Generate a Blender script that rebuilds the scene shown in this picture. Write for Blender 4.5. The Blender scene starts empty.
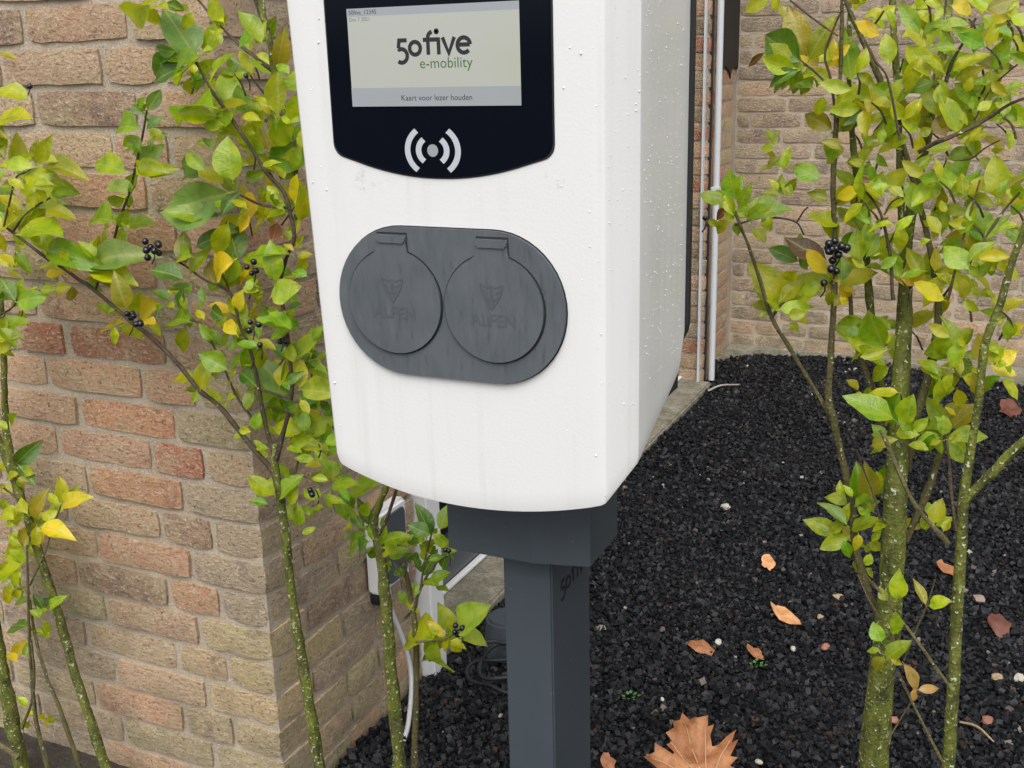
import bpy, bmesh, math, random
import numpy as np
from mathutils import Vector, Matrix, Quaternion, noise

R = math.radians
random.seed(7); rng = np.random.default_rng(7)
scene = bpy.context.scene
COL = scene.collection

# ------------------------------------------------------------------ camera
EYE = Vector((0, 0, 1.265)); FPX = 1111.0
PITCH, ROLL, YAW = R(16.45), R(-1.578), R(25.356)
fw = Vector((-math.sin(YAW)*math.cos(PITCH), math.cos(YAW)*math.cos(PITCH), -math.sin(PITCH)))
rt = Vector((math.cos(YAW), math.sin(YAW), 0)); up = rt.cross(fw)
rt = rt*math.cos(ROLL) + up*math.sin(ROLL); up = rt.cross(fw)
cam = bpy.data.cameras.new('camera'); cam.sensor_width = 36; cam.lens = FPX/1024*36
cam.clip_start = 0.02; cam.clip_end = 400
camo = bpy.data.objects.new('camera', cam); COL.objects.link(camo)
m = Matrix((rt, up, -fw)).transposed().to_4x4(); m.translation = EYE
camo.matrix_world = m; scene.camera = camo

# ------------------------------------------------------------------ light: overcast day
w = bpy.data.worlds.new('World'); scene.world = w; w.use_nodes = True
nt = w.node_tree; bg = nt.nodes['Background']
sky = nt.nodes.new('ShaderNodeTexSky'); sky.sky_type = 'NISHITA'; sky.sun_disc = False
SUN_EL, SUN_AZ = R(58), R(164)      # compass azimuth measured from +Y clockwise
sky.sun_elevation = SUN_EL; sky.sun_rotation = SUN_AZ
sky.air_density = 1.0; sky.dust_density = 4.0; sky.ozone_density = 1.0
hs = nt.nodes.new('ShaderNodeHueSaturation'); hs.inputs['Saturation'].default_value = 0.10
nt.links.new(sky.outputs[0], hs.inputs['Color']); nt.links.new(hs.outputs[0], bg.inputs['Color'])
bg.inputs['Strength'].default_value = 0.15
sl = bpy.data.lights.new('sun', 'SUN'); sl.energy = 0.9; sl.angle = R(50); sl.color = (1, .95, .88)
so = bpy.data.objects.new('sun', sl); COL.objects.link(so)
sd = Vector((math.sin(SUN_AZ)*math.cos(SUN_EL), math.cos(SUN_AZ)*math.cos(SUN_EL), math.sin(SUN_EL)))
so.rotation_euler = (-sd).to_track_quat('-Z', 'Y').to_euler()
vs = scene.view_settings; vs.view_transform = 'Standard'; vs.look = 'None'; vs.gamma = 1
vs.exposure = 0.64
scene.render.engine = 'CYCLES'; scene.render.resolution_x = 1024; scene.render.resolution_y = 768

# ------------------------------------------------------------------ helpers
def at(px, py, Y):
    """A point measured in the photograph, set at its real depth Y in the garden; also metres per pixel there."""
    d = fw + rt*((px-512)/FPX) - up*((py-384)/FPX)
    t = Y/d.y
    return EYE + d*t, t/FPX
def ground_at(px, py, z=0.0):
    d = fw + rt*((px-512)/FPX) - up*((py-384)/FPX)
    return EYE + d*((z-EYE.z)/d.z)
def tag(o, label=None, cat=None, group=None, kind=None):
    for k, v in (('label', label), ('category', cat), ('group', group), ('kind', kind)):
        if v: o[k] = v
    return o
def empty(name, loc, label=None, cat=None, group=None):
    o = bpy.data.objects.new(name, None); COL.objects.link(o); o.location = loc; o.empty_display_size = .05
    return tag(o, label, cat, group)
def link(name, me, parent=None, mat=None):
    """mesh object in world coordinates; parents are unrotated empties or meshes"""
    o = bpy.data.objects.new(name, me); COL.objects.link(o)
    if mat and not me.materials: me.materials.append(mat)
    if parent is not None:
        o.parent = parent
        p = Vector((0, 0, 0)); q = parent
        while q is not None: p += q.location; q = q.parent
        o.location = -p
    return o
def mesh(name, v, f, smooth=None):
    me = bpy.data.meshes.new(name); me.from_pydata([tuple(x) for x in v], [], [tuple(x) for x in f]); me.update()
    if smooth is not None:
        me.shade_smooth()
        if smooth < 179: me.set_sharp_from_angle(angle=R(smooth))
    return me
def bm_mesh(name, bm, smooth=None):
    bmesh.ops.recalc_face_normals(bm, faces=bm.faces)
    me = bpy.data.meshes.new(name); bm.to_mesh(me); bm.free()
    if smooth is not None:
        me.shade_smooth(); me.set_sharp_from_angle(angle=R(smooth))
    return me
def box_bm(bm, a, b, bevel=0):
    r = bmesh.ops.create_cube(bm, size=1)
    vs_ = r['verts']; a, b = Vector(a), Vector(b)
    for v in vs_: v.co = Vector((a[i] + (v.co[i]+.5)*(b[i]-a[i]) for i in range(3)))
    if bevel:
        es = list({e for v in vs_ for e in v.link_edges})
        bmesh.ops.bevel(bm, geom=es, offset=bevel, segments=2, affect='EDGES')
def box(name, a, b, mat, parent=None, bevel=0.0):
    bm = bmesh.new(); box_bm(bm, a, b, bevel)
    return link(name, bm_mesh(name, bm, 35), parent, mat)
def prism(name, pts, to3, d0, d1, mat, parent=None, bevel=0.0, seg=2, smooth=35):
    """polygon pts (2d) extruded from depth d0 to d1; to3(u, v, d) gives a world point. Bevels the d1 rim."""
    bm = bmesh.new()
    a = [bm.verts.new(to3(u, v, d0)) for u, v in pts]; b = [bm.verts.new(to3(u, v, d1)) for u, v in pts]
    n = len(pts)
    for i in range(n): bm.faces.new((a[i], a[(i+1) % n], b[(i+1) % n], b[i]))
    bm.faces.new(a[::-1]); top = bm.faces.new(b)
    if bevel: bmesh.ops.bevel(bm, geom=list(top.edges), offset=bevel, segments=seg, affect='EDGES')
    return link(name, bm_mesh(name, bm, smooth), parent, mat)
def front3(Y0):  # plane facing -Y: u = X, v = Z, d = towards the viewer
    return lambda u, v, d: (u, Y0-d, v)
def catmull(P, n):
    P = [np.array(p, float) for p in P]
    if len(P) < 3: return [P[0] + (P[-1]-P[0])*i/n for i in range(n+1)] if len(P) == 2 else P
    Q = [2*P[0]-P[1]] + P + [2*P[-1]-P[-2]]; out = []
    for i in range(1, len(Q)-2):
        for k in range(n):
            t = k/n; a, b, c, d = Q[i-1:i+3]
            out.append(.5*(2*b + (c-a)*t + (2*a-5*b+4*c-d)*t*t + (3*b-a-3*c+d)*t**3))
    out.append(P[-1]); return out
def tube_mesh(name, pts, sides=8, sub=4, knob=0.0):
    """pts: (x, y, z, radius)"""
    C = catmull(pts, sub); n = len(C); V = []; F = []
    ref = Vector((0.3, -1, 0.2)).normalized()
    for i, c in enumerate(C):
        p = Vector(c[:3]); q = Vector(C[min(i+1, n-1)][:3]) - Vector(C[max(i-1, 0)][:3]); q.normalize()
        u = q.cross(ref).normalized(); v = q.cross(u)
        for s in range(sides):
            a = 2*math.pi*s/sides
            r = max(c[3], .0004)*(1 + knob*noise.noise(p*60 + Vector((s*3.1, 0, 0))))
            V.append(p + (u*math.cos(a) + v*math.sin(a))*r)
    for i in range(n-1):
        for s in range(sides):
            F.append((i*sides+s, i*sides+(s+1) % sides, (i+1)*sides+(s+1) % sides, (i+1)*sides+s))
    F.append(tuple(range(sides))[::-1]); F.append(tuple((n-1)*sides+s for s in range(sides)))
    return mesh(name, V, F, 60)

# ------------------------------------------------------------------ materials
class Mat:
    def __init__(s, name):
        s.m = bpy.data.materials.new(name); s.m.use_nodes = True; s.n = s.m.node_tree.nodes; s.l = s.m.node_tree.links
        s.b = s.n['Principled BSDF']; s.out = s.n['Material Output']
    def new(s, t, **kw):
        x = s.n.new(t)
        for k, v in kw.items():
            if k in x.inputs: x.inputs[k].default_value = v
            else: setattr(x, k, v)
        return x
    def link(s, a, b): s.l.new(a, b)
    def coord(s, which='Object', scale=(1, 1, 1), rand=False):
        tc = s.new('ShaderNodeTexCoord'); mp = s.new('ShaderNodeMapping'); mp.inputs['Scale'].default_value = scale
        s.link(tc.outputs[which], mp.inputs['Vector'])
        if rand:
            oi = s.new('ShaderNodeObjectInfo'); mu = s.new('ShaderNodeMath', operation='MULTIPLY'); mu.inputs[1].default_value = 37.0
            s.link(oi.outputs['Random'], mu.inputs[0]); cb = s.new('ShaderNodeCombineXYZ')
            for i in range(3): s.link(mu.outputs[0], cb.inputs[i])
            s.link(cb.outputs[0], mp.inputs['Location'])
        return mp.outputs[0]
    def noise(s, vec, scale, detail=4, rough=.55, dist=0):
        x = s.new('ShaderNodeTexNoise'); x.inputs['Scale'].default_value = scale; x.inputs['Detail'].default_value = detail
        x.inputs['Roughness'].default_value = rough; x.inputs['Distortion'].default_value = dist
        if vec is not None: s.link(vec, x.inputs['Vector'])
        return x.outputs['Fac']
    def ramp(s, fac, stops):
        x = s.new('ShaderNodeValToRGB'); e = x.color_ramp.elements
        while len(e) < len(stops): e.new(.5)
        for i, (p, c) in enumerate(stops):
            e[i].position = p; e[i].color = (c, c, c, 1) if isinstance(c, (int, float)) else (*c, 1)
        s.link(fac, x.inputs['Fac']); return x.outputs['Color']
    def mix(s, fac, a, b, mode='MIX'):
        x = s.new('ShaderNodeMix', data_type='RGBA', blend_type=mode)
        for sock, v in ((x.inputs[0], fac), (x.inputs[6], a), (x.inputs[7], b)):
            if isinstance(v, (int, float)): sock.default_value = v
            elif isinstance(v, tuple): sock.default_value = (*v, 1) if len(v) == 3 else v
            else: s.link(v, sock)
        return x.outputs[2]
    def bump(s, h, strength=.5, dist=.005, prev=None):
        x = s.new('ShaderNodeBump'); x.inputs['Strength'].default_value = strength; x.inputs['Distance'].default_value = dist
        s.link(h, x.inputs['Height'])
        if prev is not None: s.link(prev, x.inputs['Normal'])
        return x.outputs['Normal']
    def set(s, **kw):
        for k, v in kw.items():
            k = k.replace('_', ' ')
            if isinstance(v, (int, float)): s.b.inputs[k].default_value = v
            elif isinstance(v, tuple): s.b.inputs[k].default_value = (*v, 1)
            else: s.link(v, s.b.inputs[k])
        return s.m
def plain(name, col, rough=.5, spec=.5, metal=0.0):
    M = Mat(name); M.set(Base_Color=col, Roughness=rough, Metallic=metal)
    M.b.inputs['Specular IOR Level'].default_value = spec
    return M.m

def brick_material():
    M = Mat('handmade_brick'); oi = M.new('ShaderNodeObjectInfo'); v = M.coord('Object', rand=True)
    vs_ = M.coord('Object', (1, 1, 2.2), rand=True)
    n1 = M.noise(v, 14, 5, .62, .6); n2 = M.noise(vs_, 66, 8, .74, .3); n3 = M.noise(v, 190, 3, .6)
    c = M.mix(M.ramp(n1, [(.36, 0.0), (.66, 1.0)]), oi.outputs['Color'], M.mix(.75, oi.outputs['Color'], (.52, .40, .24)))
    c = M.mix(M.ramp(n1, [(.26, .75), (.42, 0.0)]), c, (.21, .15, .115))
    c = M.mix(M.ramp(n2, [(.53, 0.0), (.66, .8)]), c, (.68, .57, .43))
    c = M.mix(M.ramp(n2, [(.33, .9), (.43, 0.0)]), c, (.12, .085, .06))
    c = M.mix(M.ramp(n3, [(.58, 0.0), (.68, .65)]), c, (.74, .64, .52)); c = M.mix(M.ramp(n3, [(.30, .8), (.40, 0.0)]), c, (.11, .08, .055))
    ge = M.new('ShaderNodeNewGeometry'); sz = M.new('ShaderNodeSeparateXYZ'); M.link(ge.outputs['Position'], sz.inputs[0])
    mr = M.new('ShaderNodeMapRange'); mr.inputs[1].default_value = .46; mr.inputs[2].default_value = .05; M.link(sz.outputs['Z'], mr.inputs[0])
    pn = M.noise(ge.outputs['Position'], 9, 6, .7); al = M.new('ShaderNodeMath', operation='MULTIPLY'); M.link(mr.outputs[0], al.inputs[0]); M.link(M.ramp(pn, [(.45, 0.0), (.66, .6)]), al.inputs[1])
    c = M.mix(al.outputs[0], c, (.21, .19, .11))          # algae creeping up from the soil
    h = M.mix(.45, n2, n1); nb = M.bump(h, 1.0, .014); nb = M.bump(n3, 1.0, .004, nb)
    return M.set(Base_Color=c, Roughness=.88, Normal=nb)
def mortar_material(name='sandy_mortar', k=1.18):
    M = Mat(name); v = M.coord('Object')
    n1 = M.noise(v, 9, 4); n2 = M.noise(v, 320, 3, .7); n3 = M.noise(v, 60, 4, .6)
    c = M.mix(M.ramp(n1, [(.35, 0.0), (.65, 1.0)]), tuple(k*x for x in (.39, .325, .245)), tuple(k*x for x in (.29, .24, .18)))
    c = M.mix(M.ramp(n2, [(.52, 0.0), (.68, .7)]), c, (.58, .55, .49)); c = M.mix(M.ramp(n2, [(.3, .6), (.42, 0.0)]), c, (.12, .10, .085))
    nb = M.bump(n3, .6, .006); nb = M.bump(n2, .8, .003, nb)
    return M.set(Base_Color=c, Roughness=.95, Normal=nb)
def gravel_material():
    M = Mat('black_gravel'); g = M.new('ShaderNodeNewGeometry'); v = M.coord('Object')
    c = M.ramp(g.outputs['Random Per Island'], [(0.0, (.002, .0023, .003)), (.5, (.0045, .005, .0066)), (.88, (.010, .011, .0138)), (.965, (.020, .0215, .025)), (.978, (.06, .034, .022)), (.988, (.025, .018, .015)), (.9955, (.13, .10, .085)), (.9985, (.42, .40, .35))])
    n = M.noise(v, 260, 3); c = M.mix(M.ramp(n, [(.4, 0.0), (.7, .35)]), c, (.03, .032, .037))
    return M.set(Base_Color=c, Roughness=.5, Normal=M.bump(n, .4, .002), Specular_IOR_Level=.25)
def soil_material():
    M = Mat('damp_soil'); v = M.coord('Object'); n1 = M.noise(v, 35, 6, .7); n2 = M.noise(v, 6, 3)
    c = M.ramp(n1, [(.3, (.022, .017, .013)), (.55, (.055, .044, .034)), (.72, (.12, .10, .08))])
    c = M.mix(M.ramp(n2, [(.45, 0.0), (.7, .4)]), c, (.05, .055, .03))
    return M.set(Base_Color=c, Roughness=.9, Normal=M.bump(n1, 1.0, .02))
def concrete_material():
    M = Mat('mossy_concrete'); v = M.coord('Object'); n1 = M.noise(v, 16, 6, .65); n2 = M.noise(v, 110, 4, .7)
    c = M.ramp(n1, [(.3, (.13, .12, .085)), (.5, (.25, .23, .18)), (.7, (.36, .33, .28))])
    c = M.mix(M.ramp(n2, [(.45, 0.0), (.62, .7)]), c, (.10, .095, .05))
    return M.set(Base_Color=c, Roughness=.9, Normal=M.bump(n2, .7, .004))
def cover_material():
    M = Mat('white_powder_coat'); v = M.coord('Object'); vz = M.coord('Object', (46, 46, 1.6))
    st = M.noise(vz, 1.0, 4, .6); sp = M.noise(M.coord('Object', (70, 70, 9)), 1.0, 3, .6); big = M.noise(v, 7, 3); fine = M.noise(v, 420, 2)
    f = M.new('ShaderNodeMath', operation='MULTIPLY'); M.link(M.ramp(st, [(.54, 0.0), (.74, .36)]), f.inputs[0]); M.link(M.ramp(big, [(.36, .1), (.62, 1.0)]), f.inputs[1])
    c = M.mix(f.outputs[0], (.71, .712, .71), (.50, .485, .455)); c = M.mix(M.ramp(sp, [(.66, 0.0), (.78, .25)]), c, (.5, .48, .44))
    c = M.mix(M.ramp(M.noise(v, 160, 2), [(.74, 0.0), (.79, .5)]), c, (.32, .3, .27))
    for px_, pz_, rad in ((-.574, 1.156, .016), (-.556, 1.153, .012), (-.506, 1.155, .010), (-.381, 1.160, .012)):   # scuffs
        ds = M.new('ShaderNodeVectorMath', operation='DISTANCE'); M.link(v, ds.inputs[0]); ds.inputs[1].default_value = (px_, .9, pz_)
        mr = M.new('ShaderNodeMapRange'); mr.inputs[1].default_value = rad; mr.inputs[2].default_value = rad*.3; M.link(ds.outputs['Value'], mr.inputs[0])
        mk = M.new('ShaderNodeMath', operation='MULTIPLY'); M.link(mr.outputs[0], mk.inputs[0]); M.link(M.ramp(M.noise(M.coord('Object', (1, 1, 1.8)), 95, 5, .75), [(.52, 0.0), (.62, .42)]), mk.inputs[1])
        c = M.mix(mk.outputs[0], c, (.36, .33, .28))
    nb = M.bump(M.noise(v, 330, 2, .5), .12, .0012); nb = M.bump(M.noise(v, 3.0, 2), .1, .01, nb)
    M.b.inputs['Coat Weight'].default_value = .25; M.b.inputs['Coat Roughness'].default_value = .12
    return M.set(Base_Color=c, Roughness=.38, Normal=nb)
def rubber_material():
    M = Mat('weathered_grey_plastic'); v = M.coord('Object', (190, 190, 42)); n = M.noise(v, 1.0, 4, .6); b = M.noise(M.coord('Object'), 24, 4)
    c = M.mix(M.ramp(b, [(.35, 0.0), (.7, 1.0)]), (.078, .09, .102), (.096, .109, .121))
    c = M.mix(M.ramp(n, [(.62, 0.0), (.70, .4)]), c, (.045, .052, .06)); c = M.mix(M.ramp(n, [(.3, .25), (.4, 0.0)]), c, (.14, .15, .16))
    return M.set(Base_Color=c, Roughness=M.ramp(n, [(.45, .62), (.65, .32)]), Normal=M.bump(n, .1, .001))
def post_material():
    M = Mat('anthracite_coating'); v = M.coord('Object'); n = M.noise(v, 500, 2); b = M.noise(v, 5, 3)
    c = M.mix(M.ramp(b, [(.4, 0.0), (.7, 1.0)]), (.050, .063, .076), (.060, .073, .086))
    c = M.mix(M.ramp(M.noise(v, 130, 2), [(.73, 0.0), (.77, .5)]), c, (.2, .2, .2))
    return M.set(Base_Color=c, Roughness=.42, Normal=M.bump(n, .08, .001))
def leaf_material(name='privet_leaf', ribbed=True):
    M = Mat(name); oi = M.new('ShaderNodeObjectInfo'); tc = M.new('ShaderNodeTexCoord'); sp = M.new('ShaderNodeSeparateXYZ')
    at_ = M.new('ShaderNodeAttribute', attribute_name='leafco'); M.link(at_.outputs['Vector'], sp.inputs[0])
    ge = M.new('ShaderNodeNewGeometry'); ad = M.new('ShaderNodeMath', operation='ADD'); M.link(oi.outputs['Random'], ad.inputs[0]); M.link(ge.outputs['Random Per Island'], ad.inputs[1])
    ml = M.new('ShaderNodeMath', operation='MULTIPLY'); M.link(ad.outputs[0], ml.inputs[0]); ml.inputs[1].default_value = 37.0
    cb = M.new('ShaderNodeCombineXYZ')
    for i in range(3): M.link(ml.outputs[0], cb.inputs[i])
    va = M.new('ShaderNodeVectorMath', operation='ADD'); M.link(at_.outputs['Vector'], va.inputs[0]); M.link(cb.outputs[0], va.inputs[1]); v = va.outputs[0]
    ab = M.new('ShaderNodeMath', operation='ABSOLUTE'); M.link(sp.outputs['X'], ab.inputs[0])
    n1 = M.noise(v, 3.2, 4, .6, .4); n2 = M.noise(v, 22, 3, .6)
    hue = M.new('ShaderNodeHueSaturation'); M.link(oi.outputs['Color'], hue.inputs['Color']); hue.inputs['Hue'].default_value = .465; hue.inputs['Value'].default_value = 1.35
    c = M.mix(M.ramp(n1, [(.42, 0.0), (.66, .8)]), oi.outputs['Color'], hue.outputs[0])
    dk = M.mix(1.0, oi.outputs['Color'], (.52, .62, .5), 'MULTIPLY'); c = M.mix(M.ramp(n1, [(.28, .7), (.42, 0.0)]), c, dk)
    c = M.mix(M.ramp(n2, [(.70, 0.0), (.77, .7)]), c, (.10, .055, .02))
    tp = M.new('ShaderNodeMath', operation='MULTIPLY_ADD'); M.link(n2, tp.inputs[0]); tp.inputs[1].default_value = .55; M.link(sp.outputs['Y'], tp.inputs[2])
    tq = M.new('ShaderNodeMath', operation='MULTIPLY_ADD'); M.link(ad.outputs[0], tq.inputs[0]); tq.inputs[1].default_value = .22; M.link(tp.outputs[0], tq.inputs[2])
    mr = M.new('ShaderNodeMapRange'); mr.inputs[1].default_value = 1.42; mr.inputs[2].default_value = 1.60; mr.inputs[4].default_value = .8; M.link(tq.outputs[0], mr.inputs[0])
    c = M.mix(mr.outputs[0], c, (.17, .085, .03))
    # herringbone side veins and midrib
    sa = M.new('ShaderNodeMath', operation='MULTIPLY_ADD'); M.link(ab.outputs[0], sa.inputs[0]); sa.inputs[1].default_value = -0.8; M.link(sp.outputs['Y'], sa.inputs[2])
    sn = M.new('ShaderNodeMath', operation='MULTIPLY'); M.link(sa.outputs[0], sn.inputs[0]); sn.inputs[1].default_value = 48.0
    si = M.new('ShaderNodeMath', operation='SINE'); M.link(sn.outputs[0], si.inputs[0])
    vein = M.ramp(si.outputs[0], [(.75, 0.0), (1.0, .16)]); rib = M.ramp(ab.outputs[0], [(.008, .8), (.024, 0.0)])
    lt = M.mix(.5, c, (.42, .46, .12)); c = M.mix(rib, M.mix(vein, c, lt), lt)
    if not ribbed:
        hv = M.new('ShaderNodeHueSaturation'); mh = M.new('ShaderNodeMapRange'); mh.inputs[3].default_value = .455; mh.inputs[4].default_value = .53; M.link(ge.outputs['Random Per Island'], mh.inputs[0]); M.link(mh.outputs[0], hv.inputs['Hue']); M.link(c, hv.inputs['Color']); c = hv.outputs[0]
    h = M.mix(.94, si.outputs[0], n2); nb = M.bump(h, .16, .03)
    M.set(Base_Color=c, Roughness=.26, Normal=nb); M.b.inputs['Specular IOR Level'].default_value = .6
    tr = M.new('ShaderNodeBsdfTranslucent'); M.link(M.mix(1.0, c, (1.25, 1.3, .5), 'MULTIPLY'), tr.inputs['Color'])
    mx = M.new('ShaderNodeMixShader'); mx.inputs[0].default_value = .42
    M.link(M.b.outputs[0], mx.inputs[1]); M.link(tr.outputs[0], mx.inputs[2]); M.link(mx.outputs[0], M.out.inputs['Surface'])
    return M.m
def bark_material(name, a, b, lichen):
    M = Mat(name); v = M.coord('Object'); n1 = M.noise(M.coord('Object', (1, 1, .45)), 70, 6, .7); n2 = M.noise(v, 210, 2, .5); n3 = M.noise(v, 18, 3); n4 = M.noise(v, 95, 3, .6)
    c = M.mix(M.ramp(n1, [(.38, 0.0), (.62, 1.0)]), a, b); c = M.mix(M.ramp(n3, [(.5, 0.0), (.7, .5)]), c, (.07, .05, .03))
    c = M.mix(M.ramp(n4, [(lichen-.03, 0.0), (lichen+.02, .75)]), c, (.30, .33, .13)); c = M.mix(M.ramp(n2, [(lichen-.02, 0.0), (lichen+.02, .9)]), c, (.55, .57, .42)); c = M.mix(M.ramp(n1, [(.30, .8), (.40, 0.0)]), c, (.02, .018, .008))
    return M.set(Base_Color=c, Roughness=.75, Normal=M.bump(M.mix(.4, n1, n2), 1.0, .006))

MORTAR2 = mortar_material('pale_mortar', 1.35)
BRICK, MORTAR, GRAVEL, SOIL, CONC = brick_material(), mortar_material(), gravel_material(), soil_material(), concrete_material()
LEAFPLAIN = leaf_material('privet_leaf_plain', False)
COVER, RUBBER, POST, LEAF = cover_material(), rubber_material(), post_material(), leaf_material()
BARK = bark_material('mossy_green_bark', (.055, .066, .007), (.16, .175, .02), .655)
BARK2 = bark_material('brown_twig_bark', (.045, .030, .018), (.085, .055, .030), .74)
BARK3 = bark_material('olive_twig_bark', (.075, .068, .022), (.13, .11, .04), .70)
BLACKGLASS = plain('black_display_glass', (.0025, .004, .008), .08, .12)
UPVC = plain('white_window_plastic', (.74, .75, .77), .35)
DARKGLASS = plain('dark_window_glass', (.012, .015, .018), .05, .6)
GREYRAIL = plain('grey_window_rail', (.075, .09, .105), .35)
PIPEMAT = plain('white_pipe_plastic', (.62, .64, .67), .35)
GASKET = plain('black_rubber', (.012, .013, .016), .6)
BERRY = plain('black_berry_skin', (.006, .007, .014), .22, .6)
SILVER = plain('pale_grey_print', (.45, .48, .52), .5)
INK = plain('black_print', (.012, .014, .016), .5)
INKG = plain('green_print', (.06, .12, .035), .5)
PLATEINK = plain('faint_moulding', (.073, .084, .096), .6)
CABLE = plain('grey_cable_sheath', (.42, .43, .44), .45)
TAR = plain('black_tar', (.014, .013, .013), .7)
M = Mat('water_drop'); M.b.inputs['IOR'].default_value = 1.33; DROP = M.set(Base_Color=(.70, .71, .71), Roughness=.05)
def screen_mat(name, col, e):
    M = Mat(name); v = M.coord('Object', (1, 1, 1)); n = M.noise(v, 9, 2)
    c = M.mix(M.ramp(n, [(.4, 0.0), (.65, 1.0)]), col, tuple(x*y for x, y in zip(col, (.97, .96, .88))))
    M.link(c, M.b.inputs['Emission Color']); M.b.inputs['Emission Strength'].default_value = e
    return M.set(Base_Color=(.02, .02, .02), Roughness=.15)
SCREEN = screen_mat('lit_display', (.54, .555, .50), .56); SCREENBAR = screen_mat('lit_display_bar', (.40, .425, .46), .56)

# ------------------------------------------------------------------ ground
me = mesh('ground', [(-60, -60, -.004), (60, -60, -.004), (60, 60, -.004), (-60, 60, -.004)], [(0, 1, 2, 3)])
tag(link('ground', me, None, SOIL), kind='structure')

def stones(regions, name, size):
    """angular chips: jittered boxes joined into one mesh"""
    pts = []
    for (x0, x1, y0, y1, sp, keep) in regions:
        xs, ys = np.meshgrid(np.arange(x0, x1, sp), np.arange(y0, y1, sp)); p = np.stack([xs.ravel(), ys.ravel()], 1)
        p += rng.uniform(-.55, .55, p.shape)*sp; pts.append(p[keep(p)])
    p = np.concatenate(pts); n = len(p)
    cube = np.array([(-1, -1, -1), (1, -1, -1), (1, 1, -1), (-1, 1, -1), (-1, -1, 1), (1, -1, 1), (1, 1, 1), (-1, 1, 1)], float)
    V = cube[None]*(1 + rng.uniform(-.42, .12, (n, 8, 3)))
    s = size*np.clip(rng.lognormal(0, .36, (n, 1, 1)), .5, 1.75); V = V*s*rng.uniform(.55, 1.1, (n, 1, 3))
    q = rng.normal(size=(n, 4)); q /= np.linalg.norm(q, axis=1)[:, None]; a, b, c, d = q.T
    Rm = np.stack([np.stack([1-2*(c*c+d*d), 2*(b*c-a*d), 2*(b*d+a*c)], 1), np.stack([2*(b*c+a*d), 1-2*(b*b+d*d), 2*(c*d-a*b)], 1), np.stack([2*(b*d-a*c), 2*(c*d+a*b), 1-2*(b*b+c*c)], 1)], 1)
    V = np.einsum('nij,nkj->nki', Rm, V)
    V[:, :, 0] += p[:, 0:1]; V[:, :, 1] += p[:, 1:2]
    V[:, :, 2] += rng.uniform(.001, .011, (n, 1)) + .006*np.sin(p[:, 0:1]*9+1)*np.sin(p[:, 1:2]*7)
    Q = np.array([(0, 3, 2, 1), (4, 5, 6, 7), (0, 1, 5, 4), (1, 2, 6, 5), (2, 3, 7, 6), (3, 0, 4, 7)])
    F = (Q[None] + 8*np.arange(n)[:, None, None]).reshape(-1)
    me = bpy.data.meshes.new(name); me.vertices.add(n*8); me.vertices.foreach_set('co', V.reshape(-1))
    me.loops.add(len(F)); me.loops.foreach_set('vertex_index', F.astype(np.int32))
    me.polygons.add(n*6); me.polygons.foreach_set('loop_start', np.arange(0, n*24, 4, dtype=np.int32))
    me.update(calc_edges=True); me.validate(); me.shade_flat()
    return me
kb = [ground_at(728, 352.5), ground_at(760, 349.5), ground_at(830, 359), ground_at(900, 367), ground_at(960, 378), ground_at(1024, 388)]
def back_edge(x):
    xs = np.array([-1.15, -1.06, -.98] + [k.x for k in kb[2:]] + [1.5]); ys = np.array([4.44, 4.61, 4.65] + [k.y for k in kb[2:]] + [kb[-1].y])
    return np.interp(x, xs, ys)
def keep_bed(p): return (p[:, 1] < back_edge(p[:, 0])) & (p[:, 0] > np.where(p[:, 1] > 4.2, -1.15, -1.073)) & ~((p[:, 0] < -1.05) & (p[:, 1] < 1.3))
gm = stones([(-1.15, .75, 1.42, 3.0, .0082, keep_bed), (-1.16, .75, 3.0, 4.68, .0108, keep_bed), (-1.06, 1.0, .5, 1.42, .014, keep_bed)], 'gravel', .0051)
tag(link('gravel', gm, None, GRAVEL), 'black crushed basalt gravel covering the planting bed', 'gravel', kind='stuff')
bed = mesh('gravel_bed', [(-1.16, .4, 0), (2.5, .4, 0), (2.5, 4.69, 0), (-1.16, 4.69, 0)], [(0, 1, 2, 3)])
tag(link('gravel_bed', bed, None, plain('black_grit', (.008, .0085, .01), .8)), kind='structure')
# concrete strip at the foot of the back wall
kx = np.linspace(-1.155, 1.5, 40); V = []; F = []
for x in kx:
    yb = float(back_edge(x)) + random.uniform(-.008, .008); V += [(x, yb, -.01), (x, yb+.006, .022), (x, 4.69, .026)]
for i in range(len(kx)-1): F += [(3*i, 3*i+3, 3*i+4, 3*i+1), (3*i+1, 3*i+4, 3*i+5, 3*i+2)]
tag(link('concrete_edging', mesh('concrete_edging', V, F), None, CONC), kind='structure')

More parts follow.
